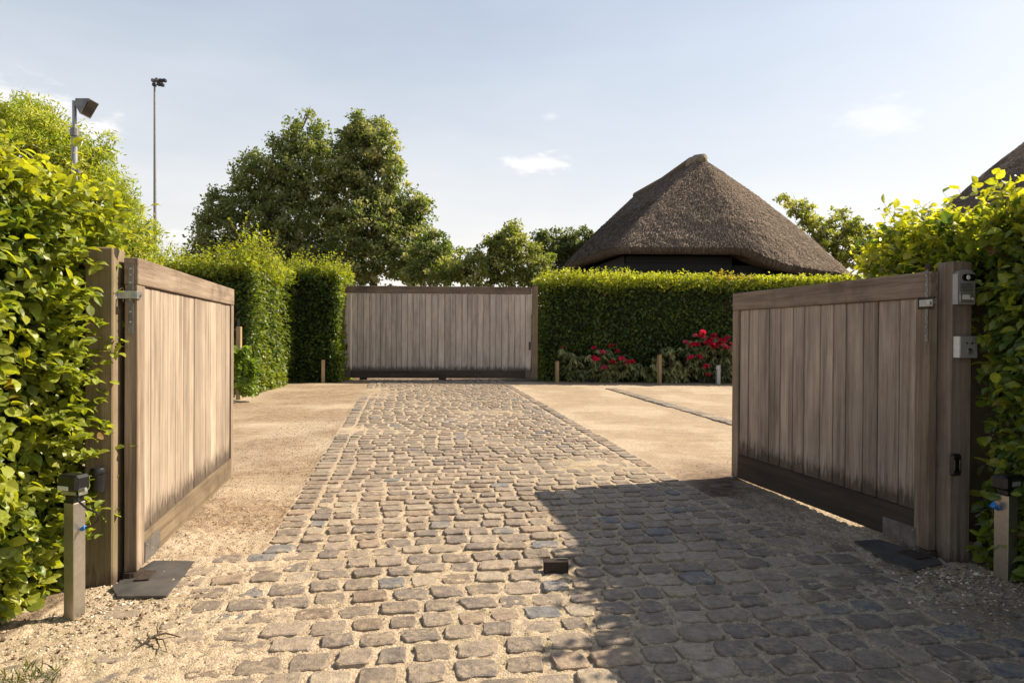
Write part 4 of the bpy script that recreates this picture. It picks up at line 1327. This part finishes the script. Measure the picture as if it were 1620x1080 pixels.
rhodo('rhododendron with a dozen crimson blossoms left of the middle bollard', 1.9,
      [(905, 572, 16, 20), (930, 575, 22, 20), (955, 568, 20, 22), (985, 575, 22, 18), (915, 590, 20, 12), (960, 590, 28, 12), (1008, 582, 12, 14), (890, 560, 8, 12)], 190,
      [(940, 551, 7), (953, 557, 8), (968, 547, 7), (977, 556, 7), (943, 569, 9), (939, 566, 7), (969, 573, 8), (984, 568, 8), (996, 574, 9), (1001, 572, 7), (956, 582, 8), (890, 549, 0.1 + 3)],
      (.08, .11, .035), (.30, .30, .13), 18.0)
rhodo('rhododendron without blossoms, pale drooping leaves, behind the middle bollard', 4.3,
      [(1030, 580, 16, 20), (1055, 572, 20, 24), (1075, 585, 22, 16), (1058, 590, 26, 12), (1055, 555, 10, 12)], 110, [], (.11, .14, .045), (.34, .33, .14), 18.0)
rhodo('rhododendron crowned with large bright crimson blossoms beside the right gate leaf', 5.4,
      [(1095, 550, 20, 16), (1120, 545, 26, 18), (1145, 550, 22, 20), (1100, 575, 20, 18), (1130, 580, 26, 18), (1160, 575, 20, 22), (1150, 595, 24, 10)], 190,
      [(1112, 527, 9), (1110, 533, 9), (1129, 532, 9), (1085, 542, 8), (1097, 546, 9), (1103, 545, 8), (1122, 540, 9), (1127, 547, 10), (1143, 540, 10), (1138, 545, 9), (1147, 548, 8), (1150, 551, 7), (1119, 543, 9), (1093, 566, 8), (1106, 565, 8), (1118, 580, 8), (1150, 535, 8), (1160, 545, 9), (1125, 538, 7), (1133, 549, 7), (1120, 593, 6), (1100, 531, 6)],
      (.07, .10, .035), (.26, .27, .12), 18.0)

# ------------------------------------------------------------------ thatched house
def thatch_roof(root, name, eave, tgt, nsub=16, nv=26, bulge=.22, thick=.27, straws=14000, soft_x=9.0):
    """eave: closed list of corners; tgt: ridge point for each corner"""
    E_, R_ = [], []
    n = len(eave)
    for i in range(n):
        a, b = np.array(eave[i], float), np.array(eave[(i + 1) % n], float); ra, rb = np.array(tgt[i], float), np.array(tgt[(i + 1) % n], float)
        m = max(4, int(np.linalg.norm(b - a) / .25))
        for k in range(m):
            t_ = k / m; E_.append(a + (b - a) * t_); R_.append(ra + (rb - ra) * t_)
    E_ = np.array(E_); R_ = np.array(R_); m = len(E_)
    for _ in range(1):   # soften the corners
        E_ = (np.roll(E_, 1, 0) + 2 * E_ + np.roll(E_, -1, 0)) / 4
    sel = (E_[:, 0] > soft_x)[:, None]
    for _ in range(10):
        E_ = np.where(sel, (np.roll(E_, 1, 0) + 2 * E_ + np.roll(E_, -1, 0)) / 4, E_)
    vv = np.linspace(0, 1, nv)
    seg = np.linalg.norm(E_ - np.roll(E_, 1, 0), axis=1); U = np.cumsum(seg)
    V = []; UV = []
    for j, t_ in enumerate(vv):
        q = E_ * (1 - t_) + R_ * t_
        out_ = unit((E_ - R_) * np.array([1, 1, 0]))
        bl_ = (bulge * np.clip((E_[:, 0] - soft_x + 6) / 5, .25, 1) * math.sin(t_ * math.pi))[:, None]
        q = q + out_ * bl_ * .5 + np.array([0, 0, 1]) * bl_ * .6
        nz_ = (fbm(U, np.full(m, t_ * 8), 1.5, 4, 3) - .5) * .10 + (vnoise(U, np.full(m, t_ * 9), 7, 8) - .5) * .05
        q = q + out_ * nz_[:, None] * (1 - t_ * .6)
        V.append(q); UV.append(np.stack([U, np.full(m, t_ * 8)], 1))
    und = E_ - unit((E_ - R_) * np.array([1, 1, 0])) * .12 - np.array([0, 0, thick])
    inn = E_ - unit((E_ - R_) * np.array([1, 1, 0])) * 1.1 - np.array([0, 0, thick * .2])
    rows = [inn, und] + V
    uvr = [np.stack([U, np.full(m, -.8)], 1), np.stack([U, np.full(m, -.3)], 1)] + UV
    VV = np.concatenate(rows); UU = np.concatenate(uvr); i = np.arange(len(rows) * m).reshape(len(rows), m)
    j = np.roll(i, -1, 1)
    Q = np.stack([i[:-1].ravel(), j[:-1].ravel(), j[1:].ravel(), i[1:].ravel()], 1)
    loc = np.array(root.location)
    me = np_mesh(name, VV - loc, Q, None, True)
    uvl = me.uv_layers.new(name='UVMap'); uvl.data.foreach_set('uv', UU[Q.ravel()].astype(np.float32).ravel())
    o = link(name, me, MAT['thatch'], root)
    # bristly reed ends over the surface
    A = np.array(V)
    k1 = rng.integers(0, nv - 1, straws); k2 = rng.integers(0, m, straws); a_, b_ = rng.uniform(0, 1, (2, straws, 1))
    k1 = np.where(rng.uniform(0, 1, straws) < vv[k1] * .75, rng.integers(0, max(2, nv // 2), straws), k1)
    p00, p01, p10 = A[k1, k2], A[k1, (k2 + 1) % m], A[k1 + 1, k2]
    p = p00 + (p01 - p00) * a_ + (p10 - p00) * b_
    dn = unit(p00 - p10); nr = unit(np.cross(p01 - p00, p10 - p00)); nr = np.where((nr[:, 2:3] < 0), -nr, nr)
    ti = unit(dn + nr * rng.uniform(.03, .28, (straws, 1)) + rng.normal(0, .12, (straws, 3)))
    tint = np.array([.27, .21, .16]) * rng.uniform(.3, 1.4, (straws, 1))
    cat_mesh('reed_ends', [leaves(p, nr, ti, rng.uniform(.045, .10, straws), tint, np.array([(-.13, 0, 0), (-.13, 1, 0), (.13, 1, 0), (.13, 0, 0)]), np.array([(0, 1, 2), (0, 2, 3)]))], MAT['grit'], root)
    return o


HY = 23.0
A_ = P(1107, 248, 25.4); B_ = P(1006, 308, 32.5)
E0 = P(891, 418, 30); E1 = P(973, 389, 23.2); E2 = P(1178, 390, 23.0); E3 = P(1240, 417, 22.8); E4 = P(1362, 436, 24.3)
E5 = np.array([E4[0] - 1.4, 36.5, 3.9]); E6 = np.array([E0[0] + 1.0, 37, 4.4])
hs = empty('thatched_house', (7.0, 28, .3), label='black timber barn with steep hipped thatched roof behind the long hedge', cat='house')
thatch_roof(hs, 'roof', [E0, E1, E2, E3, E4, E5, E6], [B_, A_, A_, A_, A_, B_, B_], straws=90000)
c = MB()
loc = Vector(hs.location)
m1 = Vector(A_) + Vector((.1, -.15, .02)); m2 = Vector(A_).lerp(Vector(B_), .1) + Vector((0, 0, .03)); m3 = Vector(B_) + Vector((0, 0, .05))
c.tube([m1 + Vector((0, -.12, -.16)) - loc, m1 + Vector((0, -.02, -.12)) - loc, Vector(A_).lerp(Vector(B_), .03) + Vector((0, 0, -.1)) - loc, m2 + Vector((0, 0, -.16)) - loc], [.05, .17, .25, .25], 12)
c.build('ridge_end_cap', MAT['ridge_cap'], hs, smooth=True)
c = MB(); c.tube([m2 - loc, Vector(A_).lerp(Vector(B_), .5) + Vector((0, 0, -.08)) - loc, m3 + Vector((0, 0, -.1)) - loc], [.16, .15, .17], 8); c.build('ridge_roll', MAT['thatch'], hs, smooth=True)


def inset(p, q, d):
    """shift the segment p-q towards the middle of the house"""
    mid = np.array([7.0, 28.5, 0]); v = unit(np.array([q[1] - p[1], p[0] - q[0], 0.]))
    if np.dot(mid - p, v) < 0: v = -v
    return v * d


ctr = np.array([7.2, 29.0, 0])
corn = []
for e in (E0, E1, E2, E3, E4, E5, E6):
    v = ctr - e; v[2] = 0; corn.append(e[:2] + (v / np.linalg.norm(v))[:2] * .95)
MB().prism([(c_[0] - 7.0, c_[1] - 28) for c_ in corn], 0, 3.35).build('wall', MAT['house_wall'], hs)
for (i, j) in ((0, 1), (1, 2), (2, 3)):
    a, b = corn[i], corn[j]; d = b - a; ln = float(np.linalg.norm(d)); an = math.atan2(d[1], d[0]); tops = [E0[2], E1[2], E2[2], E3[2]]
    zt = min(tops[i], tops[j]) - .02
    z = zt - .3 - 2.0
    while z < zt - .25:
        bb = MB().box(.0, ln, -.055, -.02, 0, .255, .006)
        o = bb.build('cladding_board', MAT['black_boards'], hs, (a[0] - 7.0, a[1] - 28, z - .3)); o.rotation_euler = (.03, 0, an)
        z += .262
o = MB().box(-.06, .06, -.09, -.03, 0, 2.6, .006).build('corner_board', MAT['black_boards'], hs, (corn[1][0] - 7, corn[1][1] - 28, 1.2))
# upper wall between the boards and the thatch
MB().prism([(c_[0] - 7.0 + (7.2 - c_[0]) * .02, c_[1] - 28 + (29 - c_[1]) * .02) for c_ in corn], 3.35, 3.75).build('wall_plate', MAT['house_wall'], hs)

h2 = empty('thatched_house', (22.5, 26, .3), label='second thatched roof at the right edge of the frame above the hedge', cat='house')
A2 = P(1700, 168, 24); B2 = A2 + np.array([3.5, 4, 0])
thatch_roof(h2, 'roof', [P(1466, 352, 24), P(1600, 352, 20), P(1760, 352, 20), P(1900, 350, 24), np.array([26, 32, 5.5]), np.array([19, 32, 5.5])],
            [A2, A2, A2, B2, B2, A2 * .5 + B2 * .5], straws=7000, bulge=.75, soft_x=99)
MB().prism([(-6.3, -2), (-3, -4), (2, -4.2), (4, 4), (-4, 4)], 0, 4.9).build('wall', MAT['house_wall'], h2)

# ------------------------------------------------------------------ lamp masts
p = P(118, 280, 5.7); top = P(117, 160, 5.7)
ml = empty('floodlight_mast', (p[0], 5.7, 0), 0, 'grey pole with a single floodlight rising out of the left shrub', 'floodlight')
tz = top[2]; K = .62
MB().tube([(0, 0, .0), (0, 0, tz - .32)], .024, 12).build('pole', MAT['galvanised_mast'], ml, smooth=True)
MB().tube([(0, 0, tz - .32), (-.003, 0, tz)], .017, 12).build('upper_pole', MAT['galvanised_mast'], ml, smooth=True)
MB().tube([(0, 0, tz - .30), (0, 0, tz - .235)], .034, 12).build('sleeve', MAT['dull_steel'], ml)
MB().tube([(0, 0, tz - .01), (.03, 0, tz + .012), (.09, -.01, tz + .012)], .008, 6).build('arm', MAT['galvanised_mast'], ml)
MB().box(.025, .06, -.02, .02, tz - .36, tz - .31, .003).build('junction_box', MAT['lamp_white'], ml)
MB().box(.015, .045, -.02, .015, tz - .62, tz - .585, .003).build('pole_clamp', MAT['dull_steel'], ml)
b = MB()
fr = [b.bm.verts.new(v) for v in ((.165, -.07, tz + .0), (.165, .07, tz + .0), (.09, .07, tz - .13), (.09, -.07, tz - .13))]
bk = [b.bm.verts.new(v) for v in ((.035, -.045, tz + .008), (.035, .045, tz + .008), (.03, .045, tz - .045), (.03, -.045, tz - .045))]
b.bm.faces.new(fr); b.bm.faces.new(bk[::-1])
for i in range(4): b.bm.faces.new((fr[i], fr[(i + 1) % 4], bk[(i + 1) % 4], bk[i]))
b.build('lamp_housing', MAT['dull_steel'], ml)
b = MB(); v = [b.bm.verts.new(q) for q in ((.168, -.06, tz - .01), (.168, .06, tz - .01), (.097, .06, tz - .12), (.097, -.06, tz - .12))]; b.bm.faces.new(v)
b.build('lamp_glass', MAT['glass_black'], ml)
p = P(246, 375, 52); top = P(244, 130, 52)
mf = empty('sports_floodlight_mast', (p[0], 52, .36), 0, 'very tall thin mast with a cluster of floodlights against the sky', 'floodlight')
tz = top[2] - .36
MB().tube([(0, 0, 0), (-.05, 0, tz * .5), (-.1, 0, tz)], [.15, .11, .065], 10).build('pole', MAT['dull_steel'], mf, smooth=True)
MB().tube([(-.25, 0, tz), (.55, 0, tz)], .05, 6).build('crossbar', MAT['dull_steel'], mf)
for (x_, z_) in ((-.2, .12), (.1, .18), (.4, .12), (.68, .12), (-.12, -.22), (.25, -.18), (.5, -.22)):
    b = MB(); b.box(x_ - .13, x_ + .13, -.15, .15, tz + z_ - .12, tz + z_ + .12, .04)
    o = b.build('floodlight_head', MAT['black_plastic' if random.random() < .6 else 'dull_steel'], mf)
MB().box(.05, .35, -.1, .1, tz * .43, tz * .43 + .25, .02).build('junction_box', MAT['dull_steel'], mf)

# ------------------------------------------------------------------ twig and dry leaves, weeds
tw = empty('fallen_twig', tuple(G(245, 1025)), 0, 'dry forked twig lying on the sand at lower left', 'twig')
l0 = np.array(tw.location)
q = [np.array(G(*a)) - l0 + np.array([0, 0, z]) for a, z in (((200, 1042), .012), ((222, 1030), .03), ((245, 1020), .045), ((262, 1014), .04), ((290, 1012), .012))]
MB().tube(q, [.002, .004, .006, .0045, .0015], 6).build('stem', MAT['twig_bark'], tw)
for a, b_, c_ in (((245, 1020, .045), (252, 1032, .03), (246, 1042, .01)), ((250, 1018, .045), (248, 1008, .05), (250, 1002, .06)), ((240, 1022, .04), (258, 1028, .05), (266, 1038, .01)), ((225, 1029, .03), (215, 1022, .04), (206, 1028, .02))):
    qq = [np.array(G(v[0], v[1])) - l0 + np.array([0, 0, v[2]]) for v in (a, b_, c_)]
    MB().tube(qq, [.004, .003, .001], 5).build('side_twig', MAT['twig_bark'], tw)
n = 1900
x = np.concatenate([rng.uniform(-3.0, -1.6, 500), rng.normal(2.2, .3, 700), rng.uniform(-5.5, -3, 300), rng.uniform(-2.6, 3, 100), rng.uniform(1, 9, 300)])
y = np.concatenate([rng.uniform(4.3, 10, 500), rng.normal(5.5, .8, 700), rng.uniform(10, 17.2, 300), rng.uniform(2.6, 7, 100), rng.uniform(17.0, 17.8, 300)])
S = rng.uniform(.008, .026, n)
ok = np.ones(n, bool)
pp = np.stack([x, y, sand_height(x, y) + .004 + .35 * 0.01], 1)
k = rng.uniform(0, 1, (n, 1))
root = empty('fallen_leaves', (0, 6, 0), kind='stuff'); root['label'] = 'small dry leaves and husks littering the gravel'
cat_mesh('dry_leaves', [leaves(pp, unit(np.array([0, 0, 1.]) + rng.normal(0, .4, (n, 3))), unit(np.stack([rng.normal(0, 1, n), rng.normal(0, 1, n), rng.normal(0, .2, n)], 1)), S, np.array([.10, .05, .025]) * (1 - k) + np.array([.34, .2, .09]) * k, SL_V, SL_T)], MAT['dry_leaf'], root)
# wisps of grass at the lower left and along the hedge foot
n = 260
bx = np.concatenate([rng.normal(-2.02, .07, 110), rng.uniform(-2.6, 2.4, 150)]); by = np.concatenate([rng.normal(2.78, .05, 110), rng.uniform(2.75, 5.0, 150)])
pp = np.stack([bx, by, sand_height(bx, by) - .003], 1)
ln = np.concatenate([rng.uniform(.02, .07, 110), rng.uniform(.006, .018, 150)])
root = empty('grass', (-2, 2.8, 0), kind='stuff'); root['label'] = 'thin wisps of grass in the sandy joints'
ti = unit(np.stack([rng.normal(0, .6, n), rng.normal(0, .6, n), np.ones(n)], 1))
cat_mesh('grass_blades', [leaves(pp, unit(rng.normal(0, 1, (n, 3))), ti, ln, np.tile(np.array([[.12, .15, .03]]), (n, 1)) * rng.uniform(.6, 1.3, (n, 1)), np.array([(0, 0, 0), (-.04, .5, .02), (0, 1, -.1), (.04, .5, .02)]), SL_T)], MAT['far_leaf'], root)


# small tufts of moss and weed in the joints
n = 9000
bx = rng.uniform(-2.6, 3.0, n); by = rng.uniform(2.6, 8.5, n)
ok = (fbm(bx, by, 2.6, 3, 55) > .60) & paved(bx, by); bx, by = bx[ok], by[ok]; n = len(bx)
pp = np.stack([bx, by, sand_height(bx, by) - .001], 1)
root = empty('moss', (0, 5, 0), kind='stuff'); root['label'] = 'tiny tufts of moss and weed between the cobbles'
cat_mesh('moss_tufts', [leaves(pp, unit(rng.normal(0, 1, (n, 3))), unit(np.stack([rng.normal(0, .8, n), rng.normal(0, .8, n), np.ones(n)], 1)), rng.uniform(.004, .011, n), np.tile(np.array([[.10, .10, .03]]), (n, 1)) * rng.uniform(.5, 1.4, (n, 1)), SL_V * np.array([1.0, 1, 1]), SL_T)], MAT['dry_leaf'], root)

# ------------------------------------------------------------------ fittings that belong to a part hang from that part
def sub(root, child, part, zmin=-9, zmax=99):
    kids = [o for o in COL.objects if o.parent == root]
    pt = [o for o in kids if o.name.split('.')[0] == part]
    if not pt: return
    for o in kids:
        if o.name.split('.')[0] == child:
            z = sum(v.co.z for v in o.data.vertices) / len(o.data.vertices)
            if zmin < z < zmax: o.parent = pt[0]


for g in (lg, rg):
    sub(g, 'bolt', 'hinge_strap', 1.2, 3); sub(g, 'bolt', 'shoe_plate', -1, .3)
for c_ in ('camera_window', 'speaker_slot', 'lower_panel'): sub(ic, c_, 'housing')
for c_ in ('indicator', 'key_cylinder', 'key_slot', 'side_plate'): sub(kb, c_, 'box')
sub(ps, 'lens', 'housing'); sub(pl, 'collar', 'housing')
for g in (bl, br): sub(g, 'label_plate', 'spotlight_body')
sub(ml, 'lamp_glass', 'lamp_housing')

# repeats share a group phrase
GROUPS = {'bollard': 'low bollards edging the yard', 'gate': 'wooden gates of the driveway', 'gate post': 'posts of the driveway gates',
          'steel plate': 'motor cover plates under the open gate leaves', 'sensor': 'gate sensors on the posts', 'house': 'thatched houses behind the hedges'}
NAMED = {'beech_hedge': 'clipped beech hedges', 'maple_tree': 'pair of tall maples', 'small_tree': 'small trees behind the hedges', 'rhododendron': 'rhododendrons in front of the long hedge'}
for o in list(COL.objects):
    if o.parent is None and o.get('category'):
        g = NAMED.get(o.name.split('.')[0]) or GROUPS.get(o['category'])
        if g: o['group'] = g
